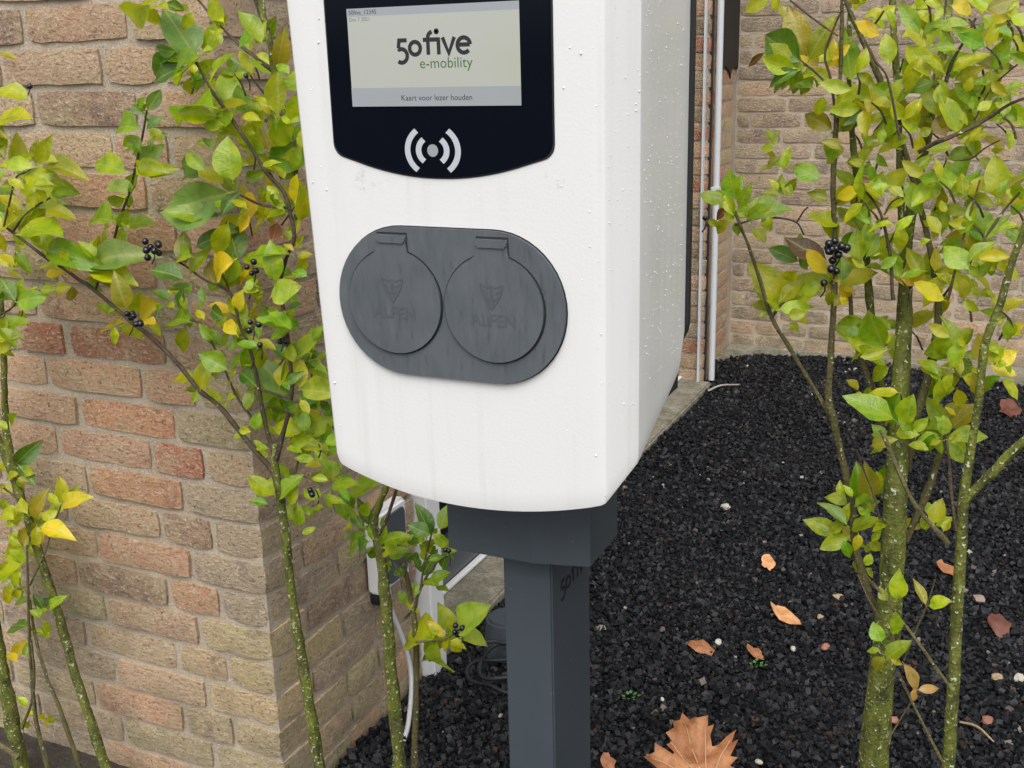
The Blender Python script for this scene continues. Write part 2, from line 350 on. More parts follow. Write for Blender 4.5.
# ------------------------------------------------------------------ bricks
def brick_mesh(L, H=.0515, D=.09, seed=0, nx=7, ny=2, nz=3, rough=1.0, corner=False):
    """rough handmade brick; local x along 0..L, y depth 0 (face) .. D, z 0..H"""
    idx = {}; V = []; F = []
    nx = max(3, int(nx*L/.2 + .5))
    sv = Vector((seed*7.3, seed*3.1, seed*1.7))
    def vert(i, j, k):
        key = (i, j, k)
        if key in idx: return idx[key]
        x, y, z = L*i/nx, D*j/ny, H*k/nz
        ex, ez = (i in (0, nx)), (k in (0, nz))
        p = Vector((x, y, z)); nn = noise.noise_vector(p*22 + sv); nf = noise.noise_vector(p*70 + sv)
        p += Vector((nn.x*.0026 + nf.x*.0018, nn.y*.0016 + nf.y*.0010 if j == 0 else 0, nn.z*.0028 + nf.z*.0020))*rough
        if j == 0:
            c = .0018*(ex + ez); p.y += c*.7 + (.0022*max(0, nf.z) if (ex or ez) else 0)
            if ex: p.x += (.0008 if i == 0 else -.0008)
            if ex and ez:
                p.x += (.002 if i == 0 else -.002); p.z += (.002 if k == 0 else -.002)
        if corner and i == nx and j == 0:      # worn outer corner of the house
            k_ = .004 + .006*abs(nf.x) + .004*nn.y; p.x -= k_*.6; p.y += k_*.6
        idx[key] = len(V); V.append(p); return idx[key]
    for i in range(nx):
        for k in range(nz): F.append((vert(i, 0, k), vert(i+1, 0, k), vert(i+1, 0, k+1), vert(i, 0, k+1)))
        for j in range(ny):
            F.append((vert(i, j, nz), vert(i+1, j, nz), vert(i+1, j+1, nz), vert(i, j+1, nz)))
            F.append((vert(i, j+1, 0), vert(i+1, j+1, 0), vert(i+1, j, 0), vert(i, j, 0)))
    for k in range(nz):
        for j in range(ny):
            F.append((vert(0, j+1, k), vert(0, j, k), vert(0, j, k+1), vert(0, j+1, k+1)))
            F.append((vert(nx, j, k), vert(nx, j+1, k), vert(nx, j+1, k+1), vert(nx, j, k+1)))
    me = mesh('brick', V, F, 50); me.materials.append(BRICK); return me
_bm = {}
def brick_var(L, D=.09, corner=False):
    key = (round(L, 3), D, corner); seed = random.randrange(7)
    if (key, seed) not in _bm: _bm[(key, seed)] = brick_mesh(L, D=D, seed=seed + int(L*1000), corner=corner)
    return _bm[(key, seed)]
TAN, PINK, OLIVE, GREY, RED, YEL, BROWN, ORANGE = (.58, .385, .245), (.64, .355, .225), (.46, .37, .22), (.45, .345, .25), (.44, .13, .07), (.62, .46, .25), (.31, .195, .14), (.60, .28, .16)
def jit(c, a=.12):
    k = 1 + random.uniform(-a, a); return tuple(max(.005, x*k*(1 + random.uniform(-a*.4, a*.4))) for x in c)
PITCHZ, Z0 = .0627, -.0136
def put_brick(parent, L, pos, facing, col, D=.09, stuff=None, corner=False):
    me = brick_var(L, D, corner)
    if facing == '-Y': Mx = Matrix.Translation(pos)
    else: Mx = Matrix.Translation(pos) @ Matrix.Rotation(R(90), 4, 'Z')      # face looks to +X, runs along +Y
    Mx = Mx @ Matrix.Translation((0, random.uniform(-.0025, .002), random.uniform(-.001, .001))) @ Matrix.Rotation(random.uniform(-.006, .006), 4, 'Y')
    if stuff is not None:
        stuff.append((me, Mx)); return
    o = bpy.data.objects.new('brick', me); COL.objects.link(o); o.parent = parent
    o.matrix_local = Matrix.Translation(-parent.location) @ Mx
    o.color = (*jit(col), 1)
def join_stuff(name, items, parent, col):
    V = []; F = []; n = 0
    for me, Mx in items:
        co = np.empty(len(me.vertices)*3); me.vertices.foreach_get('co', co); co = co.reshape(-1, 3)
        A = np.array(Mx); V.append(co @ A[:3, :3].T + A[:3, 3])
        F += [tuple(i+n for i in p.vertices) for p in me.polygons]; n += len(co)
    if not V: return
    o = link(name, mesh(name, np.concatenate(V), F, 50), parent, BRICK); o['kind'] = 'stuff'; o.color = (*col, 1)

# house corner: left face in the plane Y=1.32, side face in the plane X=-1.082
YW, XC = 1.32, -1.082
house = empty('brick_house_corner', (XC-.4, YW+.3, 0), 'weathered pink and tan brick house corner behind the left shrubs', 'brick wall')
TOPZ = 3.4
bm = bmesh.new(); box_bm(bm, (-2.6, YW+.0058, -.1), (XC-.0058, YW+.43, TOPZ)); link('mortar', bm_mesh('mortar', bm), house, MORTAR)
stuff = []
def colA(k, d):
    """colour of a brick on the left face: k course, d distance of its near end from the corner"""
    r = random.random()
    if k <= 2: return OLIVE if d < .2 else (GREY if r < .6 else (PINK if r < .8 else OLIVE))
    if k <= 5: return YEL if d < .12 else (OLIVE if r < .45 else TAN if r < .8 else GREY)
    if k <= 9: return (GREY if d < .1 else PINK if r < .5 else TAN if r < .85 else BROWN)
    if k <= 15: return PINK if r < .4 else TAN if r < .85 else OLIVE
    return PINK if r < .55 else TAN if r < .9 else BROWN
special = {(13, 1): RED, (10, 1): RED, (6, 1): ORANGE, (17, 1): ORANGE, (2, 2): PINK, (16, 1): ORANGE, (6, 2): BROWN, (5, 2): OLIVE, (14, 3): TAN, (21, 1): PINK, (20, 1): TAN, (9, 1): ORANGE, (11, 1): ORANGE}
NC = 24
for k in range(0, 54):
    z = Z0 + k*PITCHZ; st = stuff if k > NC else None
    joints = [.0, .153, .365, .577, .789, 1.001, 1.213] if k % 2 else [.0, .101, .212, .425, .637, .849, 1.061]
    for i in range(len(joints)-1):
        a, b = joints[i], joints[i+1]; jn = .0115
        c = special.get((k, i)) or colA(k, a)
        if k == 13 and i == 2:
            put_brick(house, .095, Vector((XC-.472, YW, z)), '-Y', RED, .09, st); put_brick(house, .1, Vector((XC-.577+.006, YW, z)), '-Y', TAN, .09, st); continue
        x1 = XC - a - (jn/2 if i else 0); x0 = XC - b + jn/2
        if i == 0:   # corner brick seen on both faces
            D = .098 if k % 2 else .2
            put_brick(house, round(x1-x0, 3), Vector((x0, YW, z)), '-Y', c, D, st, True)
        else: put_brick(house, round(x1-x0, 3), Vector((x0, YW, z)), '-Y', c, .09, st)
    y = YW + (.098 if k % 2 else .2) + .0115
    while y < 1.80:
        L = min(.2 if random.random() < .75 else .1, 1.80-y)
        if L > .03: put_brick(house, round(L, 2), Vector((XC, y, z)), '+X', random.choice([GREY, GREY, TAN, OLIVE, PINK, BROWN] if k > 3 else [GREY, OLIVE, TAN, PINK]), .09, st)
        y += L + .0115
join_stuff('brickwork', stuff, house, TAN)

# far pier, recess and back wall
XP, XR_, YB = -1.117, -1.157, 4.69
pier = empty('brick_pier', (XR_-.1, 4.3, 0), 'narrow reddish brick window pier and recess behind the pipe', 'brick wall')
bm = bmesh.new(); box_bm(bm, (-1.6, 4.105, -.1), (XP-.005, 4.2, TOPZ)); box_bm(bm, (-1.6, 4.2005, -.1), (XR_-.004, 4.8, TOPZ)); link('mortar', bm_mesh('mortar', bm), pier, MORTAR)
stuff = []
for k in range(0, 54):
    z = Z0 + .02 + k*PITCHZ; st = stuff if k > NC else None
    put_brick(pier, .1, Vector((XP-.1, 4.1, z)), '-Y', random.choice([BROWN, PINK, PINK, RED, TAN, GREY]), .085, st)
    if k % 2: put_brick(pier, .1, Vector((XP-.2115, 4.1, z)), '-Y', PINK, .085, st)
    else: put_brick(pier, .2, Vector((XP-.3115, 4.1, z)), '-Y', PINK, .085, st)
    y = 4.212
    for L in ([.2, .2] if k % 2 else [.1, .2, .09]):
        put_brick(pier, L, Vector((XR_, y, z)), '+X', random.choice([PINK, TAN, TAN, ORANGE, YEL]), .085, st); y += L + .0115
join_stuff('brickwork', stuff, pier, TAN)
# tar: ragged sheet on the recess face
V = []; F = []; ys = np.linspace(4.215, 4.672, 24)
for i, y in enumerate(ys):
    zb = 1.19 + .05*noise.noise(Vector((y*9, 1, 0))) + .02*noise.noise(Vector((y*37, 5, 0))) - (.05 if i % 7 == 3 else 0)
    for q, (dx, z) in enumerate(((.001, zb), (.006, zb+.004), (.006, 1.6), (.006, 2.6))): V.append((XR_+dx, y, z))
for i in range(len(ys)-1):
    for q in range(3): F.append((4*i+q, 4*i+4+q, 4*i+5+q, 4*i+1+q))
link('tar_coating', mesh('tar_coating', V, F, 40), pier, TAR)
back = empty('brick_back_wall', (0, YB, 0), 'grey-brown brick garden wall behind the right shrub and gravel', 'brick wall')
bm = bmesh.new(); box_bm(bm, (-1.6, YB+.004, -.1), (4, YB+.35, TOPZ)); link('mortar', bm_mesh('mortar', bm), back, MORTAR2)
stuff = []
GB, GP = (.26, .20, .155), (.33, .235, .175)
for k in range(0, 54):
    z = Z0 + .03 + k*PITCHZ; x = XR_ + .002 - random.choice([0, .106, .05, .15]) * (1 if k % 2 else .3)
    while x < 3.9:
        L = .2 if random.random() < .68 else .1
        x0 = max(x, XR_ + .004); Lr = round(x+L-x0, 2)
        if Lr > .02: put_brick(back, Lr, Vector((x0, YB, z)), '-Y', random.choice([GB, GB, GP, GREY, TAN]), .085, stuff if (k > 23 or x > .55) else None)
        x += L + .0115
join_stuff('brickwork', stuff, back, GB)

# ------------------------------------------------------------------ window beside the corner, ledge, pipe
tag(box('window_ledge', (-1.3, 1.86, -.05), (-1.078, 4.1, .022), CONC, None, .006), kind='structure')
win = empty('window', (-1.15, 2.9, 0), 'white framed low window with dark glass on the side of the brick corner', 'window')
box('frame_post', (-1.30, 1.806, .0), (-1.055, 1.862, 2.3), UPVC, win, .003)
box('bottom_rail', (-1.212, 1.866, .024), (-1.196, 4.095, .036), UPVC, win, .003)
box('lower_frame', (-1.26, 1.866, .0365), (-1.21, 4.095, .12), GREYRAIL, win, .003)
box('pane', (-1.25, 1.866, .121), (-1.225, 4.095, 2.2), DARKGLASS, win)
pp = empty('downpipe', (-1.095, 4.17, 0), 'slim white pipe with a dark seam on the far brick pier', 'pipe')
link('pipe', tube_mesh('pipe', [(-1.097, 4.165, .01, .0125), (-1.097, 4.165, 1.2, .0125), (-1.097, 4.165, 3.3, .0125)], 14, 2), pp, PIPEMAT)
box('seam', (-1.124, 4.128, .01), (-1.111, 4.139, 3.3), GASKET, pp)
box('edge_strip', (-1.132, 4.076, .01), (-1.125, 4.0965, 3.3), PIPEMAT, pp)
for z in (.75, 2.0): box('bracket', (-1.1165, 4.15, z), (-1.082, 4.18, z+.02), PIPEMAT, pp, .002)

# wall box with its cable
bx = empty('outdoor_socket_box', (-1.065, 1.665, .29), 'small white wall box with dark cover low on the brick side wall', 'electrical box')
box('body', (-1.081, 1.612, .288), (-1.050, 1.722, .452), UPVC, bx, .006)
def side3(X0): return lambda u, v, d: (X0+d, u, v)      # plane facing +X: u = Y, v = Z
def rrect(u0, u1, v0, v1, r, n=5):
    out = []
    for cx, cy, a0 in ((u1-r, v0+r, -90), (u1-r, v1-r, 0), (u0+r, v1-r, 90), (u0+r, v0+r, 180)):
        for i in range(n+1):
            a = R(a0 + 90*i/n); out.append((cx+r*math.cos(a), cy+r*math.sin(a)))
    return out
prism('cover', rrect(1.638, 1.708, .300, .440, .012), side3(-1.051), 0, .005, GREYRAIL, bx, .001)
prism('cable_gland', [(1.63+.011*math.cos(a), .275+.016*math.sin(a)) for a in np.linspace(0, 6.28, 13)[:-1]], side3(-1.08), 0, .022, GASKET, bx)
g1 = ground_at(404, 742)
cb = link('power_cable', tube_mesh('power_cable', [(-1.060, 1.655, .292, .005), (-1.060, 1.658, .24, .005), (-1.045, 1.675, .16, .005), (-1.03, 1.67, .09, .005), (g1.x, g1.y+.02, .03, .005), (g1.x+.01, g1.y-.03, .0, .005), (g1.x+.03, g1.y-.06, -.02, .005)], 10, 6), None, CABLE)
tag(cb, 'pale grey cable hanging from the small white wall box to the gravel', 'cable')

# dark things half hidden behind the post
g2 = ground_at(498, 655)
bm = bmesh.new(); bmesh.ops.create_cone(bm, cap_ends=True, segments=24, radius1=.055, radius2=.045, depth=.09, matrix=Matrix.Translation((g2.x+.02, g2.y+.01, .05)))
bmesh.ops.bevel(bm, geom=[e for e in bm.edges if e.calc_face_angle(0) > .6], offset=.006, segments=2, affect='EDGES')
tag(link('plastic_pot', bm_mesh('plastic_pot', bm, 40), None, POST), 'dark grey rounded plastic pot on gravel behind the post', 'pot')
g3 = ground_at(510, 690); pts = []
for i in range(44):
    a = i*.37; r = .085 + .012*math.sin(i*.9) - .0006*i
    pts.append((g3.x + r*math.cos(a), g3.y + r*math.sin(a), .022 + .0016*i + .004*math.sin(i*1.7), .0045))
tag(link('black_cable_coil', tube_mesh('black_cable_coil', pts, 8, 3), None, GASKET), 'loose coil of thin black cable on the gravel left of the post', 'cable')

# ------------------------------------------------------------------ charging station
FY = .90; EZ = EYE.z
st = empty('charging_station', (-.48, 1.05, 0), 'white electric car charging station with display and two socket lids on an anthracite post', 'charging station')
def sx(xl, z):   # left edge leans in slightly towards the bottom
    return xl + .036*max(0, (1.145 - z))
BY, BZ = [.9, .932, .985, 1.025, 1.058, 1.073], [.866, .8975, .921, .936, .952, .985]
def zbottom(x, y):
    t = (x + .4825)/.16; arc = -.0275*max(0, 1-t*t)*max(0, 1-(y-FY)/.06)
    return float(np.interp(y, BY, BZ)) + arc
outline = []
XLs, XRs = -.642, -.3318; c_, e_ = .0200, .0328
def side_pts(sign):
    X = XRs if sign > 0 else XLs
    pts = [(X - sign*.006, FY+.0003), (X - sign*.0022, FY+.0012), (X + sign*.0006, FY+.004)]
    pts += [(X + sign*c_*.965, FY+e_-.002), (X + sign*c_, FY+e_+.003)]
    pts += [(X + sign*c_, y) for y in (FY+.06, .985, 1.01, 1.04, 1.058, 1.067, 1.073)]
    return pts
rs = side_pts(1); ls = side_pts(-1)
xs_front = np.linspace(XLs+.006, XRs-.006, 34)[1:-1]
plan = ls[::-1] + [(x, FY) for x in xs_front] + rs
ZT = EZ + .165
rows = 24; V = []; F = []; n = len(plan)
for r_ in range(rows+1):
    for (x, y) in plan:
        zb = zbottom(x, y); t = r_/rows
        z = zb + (ZT-zb)*(t**1.35)
        xx = x
        if x < -.55: xx = x + .04*(1.145-z)*min(1, (-.55-x)/.09)
        if r_ == 0: xx += -.001*(1 if x > -.48 else -1); y2 = y + .0012 if y < .905 else y
        else: y2 = y
        V.append((xx, y2, z))
for r_ in range(rows):
    for i in range(n-1): F.append((r_*n+i, r_*n+i+1, (r_+1)*n+i+1, (r_+1)*n+i))
# inner lip so that the shell has thickness, plus roof
base = len(V)
for (x, y) in plan:
    cx = -.4825; V.append((cx+(x-cx)*.972 + .009*(1 if x < -.55 else 0), y+.006 if y < 1.0 else y, zbottom(x, y)+.004))
for (x, y) in plan:
    cx = -.4825; V.append((cx+(x-cx)*.965 + .009*(1 if x < -.55 else 0), y+.007 if y < 1.0 else y, zbottom(x, y)+.06))
for i in range(n-1):
    F.append((base+i, base+i+1, i+1, i)); F.append((base+n+i, base+n+i+1, base+i+1, base+i))
F.append(tuple(rows*n+i for i in range(n)))
cover = link('housing_cover', mesh('housing_cover', V, F, 14), st, COVER)
# floor of the housing and back plate
prism('housing_floor', [(x*.965-.0169, y+.007 if y < 1 else y) for x, y in plan], lambda u, v, d: (u, v, d), .93, .96, GASKET, st)
prism('back_plate', rrect(XLs-c_-.001, XRs+c_+.0035, .965, ZT+.003, .035), front3(1.082), 0, .0085, GASKET, st, .002)

# display
dp_pts = []
bl, br_, bz = -.604, -.381, EZ-.0865
rc = .014
for i in range(6):
    a = R(180+90*i/5*.86); dp_pts.append((bl+rc+rc*math.cos(a), bz+rc+rc*math.sin(a)))
for i in range(1, 20):
    t = i/20; x = bl+rc*1.1 + (br_-bl-2.2*rc)*t; dp_pts.append((x, bz - .0005 - .0172*(1-(2*t-1)**2)))
for i in range(6):
    a = R(283+77*i/5); dp_pts.append((br_-rc+rc*math.cos(a), bz+rc+rc*math.sin(a)))
dp_pts += [(br_, ZT-.03), (bl, ZT-.03)]
prism('display_gasket', [(x + (.0018 if x > -.4925 else -.0018), z - .0016) for x, z in dp_pts], front3(FY), 0, .0006, GASKET, st)
disp = prism('display_panel', dp_pts, front3(FY), .0004, .0019, BLACKGLASS, st, .0006)
f3 = front3(FY)
SX0, SX1, SZ0, SZ1 = -.5805, -.4093, EZ-.0412, EZ+.0445
prism('screen', [(SX0, SZ0), (SX1, SZ0), (SX1, SZ1), (SX0, SZ1)], f3, .0015, .0023, SCREEN, disp)
prism('screen_bar', [(SX0, SZ0), (SX1, SZ0), (SX1, SZ0+.0165), (SX0, SZ0+.0165)], f3, .0021, .0027, SCREENBAR, disp)
prism('screen_bar', [(SX0, SZ1-.007), (SX1, SZ1-.007), (SX1, SZ1), (SX0, SZ1)], f3, .0021, .0027, SCREENBAR, disp)

# lettering made of flat strokes
def ribbon(P, wd):
    P = [Vector(p) for p in P]; L = []; Rr = []
    closed = (P[0]-P[-1]).length < 1e-6
    n = len(P)
    for i, p in enumerate(P):
        a = P[i-1] if i else (P[-2] if closed else None); b = P[i+1] if i < n-1 else (P[1] if closed else None)
        d1 = (p-a).normalized() if a is not None else (b-p).normalized(); d2 = (b-p).normalized() if b is not None else d1
        t = (d1+d2).normalized() if (d1+d2).length > 1e-6 else d1
        nn = Vector((-t.y, t.x)); k = 1/max(.55, abs(nn.dot(Vector((-d1.y, d1.x)))))
        L.append(p+nn*wd/2*k); Rr.append(p-nn*wd/2*k)
    return L, Rr
def strokes_mesh(name, strokes, wd, org, ux, uy, off):
    """strokes in letter units -> flat mesh; org/ux/uy world, off = lift along the face normal"""
    V = []; F = []; org, ux, uy = Vector(org), Vector(ux), Vector(uy); nrm = ux.cross(uy).normalized()
    for q, s in enumerate(strokes):
        L, Rr = ribbon(s, wd); b = len(V); lift = off + q*.00002
        for a in L: V.append(org + ux*a.x + uy*a.y + nrm*lift)
        for a in Rr: V.append(org + ux*a.x + uy*a.y + nrm*lift)
        k = len(L)
        for i in range(k-1): F.append((b+k+i, b+k+i+1, b+i+1, b+i))
    return mesh(name, V, F)
def arc(cx, cy, r, a0, a1, n=16): return [(cx+r*math.cos(R(a0+(a1-a0)*i/n)), cy+r*math.sin(R(a0+(a1-a0)*i/n))) for i in range(n+1)]
LOGO = [[(.74, .88), (.20, .88), (.13, .42)], [(.11, .40)] + arc(.33, -.02, .40, 112, -128, 16), arc(1.29, .40, .37, 0, 360, 22),
        [(2.20, 0), (2.20, .95)] + [(2.20+.36-.36*math.cos(R(a)), .98+.34*math.sin(R(a))) for a in (20, 40, 60, 80)],
        [(1.86, .87), (3.02, .87)], [(2.92, 0), (2.92, .93)], arc(2.80, 1.33, .05, 0, 360, 8),
        [(3.20, .98), (3.60, .06), (4.00, .98)], [(4.22, .53), (5.02, .53)], arc(4.62, .50, .43, 4, 318, 22)]
LS = .0755/5.15
link('brand_lettering', strokes_mesh('brand_lettering', LOGO, .25, (-.5302, FY-.0024, EZ+.0028), (LS, 0, 0), (0, 0, LS), .0004), disp, INK)
def text(name, body, x0, x1, z0, mat, parent, face='front', Y=FY-.0024, off=.0004, hz=None, bold=0.0, X=None):
    cu = bpy.data.curves.new(name, 'FONT'); cu.body = body; cu.size = 1; cu.resolution_u = 3; cu.offset = bold
    o = bpy.data.objects.new(name, cu); COL.objects.link(o); dg = bpy.context.evaluated_depsgraph_get()
    me = bpy.data.meshes.new_from_object(o.evaluated_get(dg)); bpy.data.objects.remove(o)
    co = np.empty(len(me.vertices)*3); me.vertices.foreach_get('co', co); co = co.reshape(-1, 3)
    w_ = co[:, 0].max()-co[:, 0].min(); s = (x1-x0)/w_; sz = hz or s
    u = (co[:, 0]-co[:, 0].min())*s + x0; v = co[:, 1]*sz + z0
    if face == 'front': P = np.stack([u, np.full(len(u), Y-off), v], 1)
    else: P = np.stack([np.full(len(u), X+off), u, v], 1)
    me.vertices.foreach_set('co', P.reshape(-1)); me.update(); me.materials.clear()
    return link(name, me, parent, mat)
text('tagline_lettering', 'e-mobility', -.507, -.4545, EZ-.0085, INKG, disp)
text('prompt_lettering', 'Kaart voor lezer houden', -.5275, -.456, EZ-.0362, INK, disp, Y=FY-.0028)
text('status_lettering', '50five_12345', -.578, -.549, EZ+.0392, INK, disp, Y=FY-.0028)
text('date_lettering', 'Dec 7 2021', -.578, -.557, EZ+.0335, plain('grey_print', (.12, .13, .12), .5), disp)
RF = [arc(0, 0, .026, 180-52, 180+52, 14), arc(0, 0, .0145, 180-52, 180+52, 12), arc(0, 0, .026, -52, 52, 14), arc(0, 0, .0145, -52, 52, 12)]
link('card_reader_symbol', strokes_mesh('card_reader_symbol', RF, .0058, (-.4985, FY-.002, EZ-.0803), (1, 0, 0), (0, 0, .86), .0003), disp, SILVER)
prism('card_reader_dot', [(-.4985+.0056*math.cos(a), EZ-.0803+.0056*math.sin(a)) for a in np.linspace(0, 6.283, 21)[:-1]], f3, .0015, .0022, plain('grey_dot', (.28, .31, .31), .5), disp)

# sockets
pcx, pcz, pr, phl = -.4895, EZ-.2225, .0718, .0477
stad = [(pcx+phl+pr*math.cos(R(a)), pcz+pr*math.sin(R(a))) for a in np.linspace(-90, 90, 25)] + [(pcx-phl+pr*math.cos(R(a)), pcz+pr*math.sin(R(a))) for a in np.linspace(90, 270, 25)]
prism('plate_gap_shade', [(pcx+(x-pcx)*1.008, pcz+(z-pcz)*1.014) for x, z in stad], f3, .0, .0008, GASKET, st)  # black rim stands in for the shade in the gap round the plate
plate = prism('socket_plate', stad, f3, .0004, .0042, RUBBER, st, .0014, 3)
EMB = [[(-1, .9), (-.35, .62), (0, .75), (.35, .62), (1, .9)], [(-.95, .55), (-.3, .15)], [(.95, .55), (.3, .15)], [(-.8, .2), (-.2, -.35)], [(.8, .2), (.2, -.35)], [(-.1, .5), (-.05, -.9)], [(.1, .5), (.05, -.9)], [(-.55, -.3), (0, -1.0), (.55, -.3)], [(-1, .9), (-.75, .05), (0, -1.0), (.75, .05), (1, .9)]]
for lx in (-.5455, -.4405):
    lr = .0503; lz = pcz
    lid = []
    a_tab = math.degrees(math.asin(.0158/lr))
    for a in np.linspace(90+a_tab, 450-a_tab, 44): lid.append((lx+lr*math.cos(R(a)), lz+lr*math.sin(R(a))))
    tabz = lz+.0645
    full = lid + [(lx+.0158, tabz), (lx-.0158, tabz)]
    cz = lz+.004
    prism('lid_gap_shade', [(lx+(x-lx)*1.036, cz+(z-cz)*1.034) for x, z in full], f3, .003, .0044, GASKET, plate)  # raised black sheet in place of the shaded gap round the lid
    prism('socket_lid', full, f3, .0040, .0070, RUBBER, plate, .0013, 3)
    prism('hinge', rrect(lx-.0155, lx+.0155, tabz-.0075, tabz-.0002, .002), f3, .0060, .0085, RUBBER, plate, .0012, 2)
    link('emblem', strokes_mesh('emblem', EMB, .13, (lx-.001, FY-.0070, lz+.0125), (.0118, 0, 0), (0, 0, .0122), .0003), plate, PLATEINK)
    text('emblem_lettering', 'ALFEN', lx-.0235, lx+.0225, lz-.0155, PLATEINK, plate, Y=FY-.0070, off=.0003, bold=.02)

# collar and post
collar = [(-.542, .972), (-.443, .970), (-.382, .984), (-.3835, 1.07), (-.425, 1.118), (-.542, 1.118)]
prism('mounting_collar', collar, lambda u, v, d: (u, v, d), .912, .7395+.013, POST, st, .0012, 2, 5)
PX0, PX1, PY0, PY1 = -.491, -.433, 1.0, 1.113
post = box('post', (PX0, PY0, -.05), (PX1, PY1, .80), POST, st, .002)
box('base_plate', (-.56, .95, .0), (-.364, 1.165, .012), POST, st, .002)
link('post_lettering', strokes_mesh('post_lettering', LOGO, .2, (PX1, 1.024, .692), (0, .0172, 0), (0, 0, .0172), .0005), post, INK)

# rain drops standing on the cover
dv = []; df = []
def drop(p, n_, r):
    n_ = Vector(n_).normalized(); u = n_.orthogonal().normalized(); v = n_.cross(u); b = len(dv)
    p = Vector(p)
    for ring, (h, k) in enumerate(((0, 1), (.35, .82), (.55, .45))):
        for s in range(6):
            a = s*math.pi/3; q = p + (u*math.cos(a)+v*math.sin(a))*r*k + n_*(r*h); q.z -= .25*r*ring*.5; dv.append(q)
    dv.append(p + n_*r*.62)
    for ring in range(2):
        for s in range(6): df.append((b+ring*6+s, b+ring*6+(s+1) % 6, b+ring*6+6+(s+1) % 6, b+ring*6+6+s))
    for s in range(6): df.append((b+12+s, b+12+(s+1) % 6, b+18))
for i in range(480):
    drop((XRs+c_, random.uniform(.94, 1.06), random.uniform(.97, 1.36)), (1, 0, 0), .00035+.0008*random.random()**3)
for i in range(60):
    t = random.random(); drop((XRs+c_*t, FY+.003+(e_-.004)*t, random.uniform(.9, 1.36)), (e_, -c_, 0), .0004+.0009*random.random()**3)
for i in range(70):
    x = random.choice([random.uniform(-.376, -.337), random.uniform(-.634, -.612), random.uniform(-.63, -.34)]); z = random.uniform(.90, 1.34)
    if -.607 < x < -.378 and z > 1.155: continue
    if -.612 < x < -.366 and .965 < z < 1.12: continue
    drop((x, FY-.0001, z), (0, -1, 0), .0004+.0011*random.random()**3)
dr = link('rain_drops', mesh('rain_drops', dv, df, 179), st, DROP); dr['kind'] = 'stuff'

# ------------------------------------------------------------------ shrubs
def leaf_mesh(seed):
    r = random.Random(seed); ns = 7; V = []; F = []
    fold = r.uniform(.15, .6); curl = r.uniform(-.15, .5); tw = r.uniform(-.6, .6); wid = r.uniform(.44, .54); sh = r.uniform(.80, 1.0); side = r.uniform(-.07, .07); r_p = r.uniform(.78, 1.1)
    for i in range(ns+1):
        t = i/ns; wv = wid*.5*(math.sin(math.pi*min(1, t**sh))**r_p if 0 < t < 1 else .02)
        if t > .85: wv *= 1-.25*(t-.85)/.15
        for x in (-1, -.5, 0, .5, 1):
            xx = x*wv + side*math.sin(t*math.pi); z = abs(x)*wv*fold - curl*t*t + tw*t*x*wv + .028*math.sin(t*13+seed+x*2)*abs(x)
            V.append((xx, .06+.94*t, z))
    for i in range(ns):
        for j in range(4): F.append((i*5+j, i*5+j+1, i*5+6+j, i*5+5+j))
    # petiole
    b = len(V); V += [(-.008, -.03, 0), (.008, -.03, 0), (.010, .10, .006), (-.010, .10, .006)]; F.append((b, b+1, b+2, b+3))
    me = mesh('leaf', V, F, 179); me.materials.append(LEAF)
    me.attributes.new('leafco', 'FLOAT_VECTOR', 'POINT').data.foreach_set('vector', np.array(V, np.float32).reshape(-1)); return me
LEAVES = [leaf_mesh(i) for i in range(26)]
PAL = {'g': (.19, .34, .008), 'd': (.075, .19, .014), 'y': (.33, .42, .006), 'Y': (.66, .56, .015), 'o': (.25, .25, .012), 'b': (.15, .075, .03),
       'L': (.27, .42, .03), 'l': (.18, .30, .06), 'P': (.50, .34, .10), 'r': (.30, .10, .04)}  # 'l' has the greyish wet sheen put into its leaf colour
LC, SPARE = {}, {}
def add_leaf(parent, bx, by, tx, ty, col, Y, wide=1.0):
    pb, s = at(bx, by, Y)
    lpx = math.hypot(tx-bx, ty-by)*s
    dy = random.uniform(-.45, .35)*lpx
    tx += (tx-bx)*.04; ty += (ty-by)*.04
    pt, _ = at(tx, ty, Y + dy)
    d = pt - pb; L = d.length; d.normalize()
    toc = (EYE - pb).normalized()
    nrm = (toc*random.uniform(.6, 1.0) + Vector((0, 0, 1))*random.uniform(.05, .9) + Vector((random.uniform(-.55, .55), random.uniform(-.2, .2), random.uniform(-.2, .2))))
    nrm = (nrm - d*nrm.dot(d)).normalized(); xa = d.cross(nrm)
    W = L*wide*random.uniform(.82, 1.02)
    if L < .028: W *= 1.15
    Mx = Matrix((xa*W, d*L, nrm*L)).transposed().to_4x4(); Mx.translation = pb
    LC[parent.name] = LC.get(parent.name, 0) + 1
    if LC[parent.name] > 298: SPARE.setdefault((parent.name, 'y' if col[0] in 'yYo' else 'g'), []).append((random.choice(LEAVES), Mx)); return
    o = bpy.data.objects.new('leaf', random.choice(LEAVES)); COL.objects.link(o); o.parent = parent
    o.matrix_local = Matrix.Translation(-parent.location) @ Mx
    c = PAL[col[0]]; k = random.uniform(.82, 1.2); h = random.uniform(.85, 1.18)
    o.color = (c[0]*k*h, c[1]*k, c[2]*k, 1)
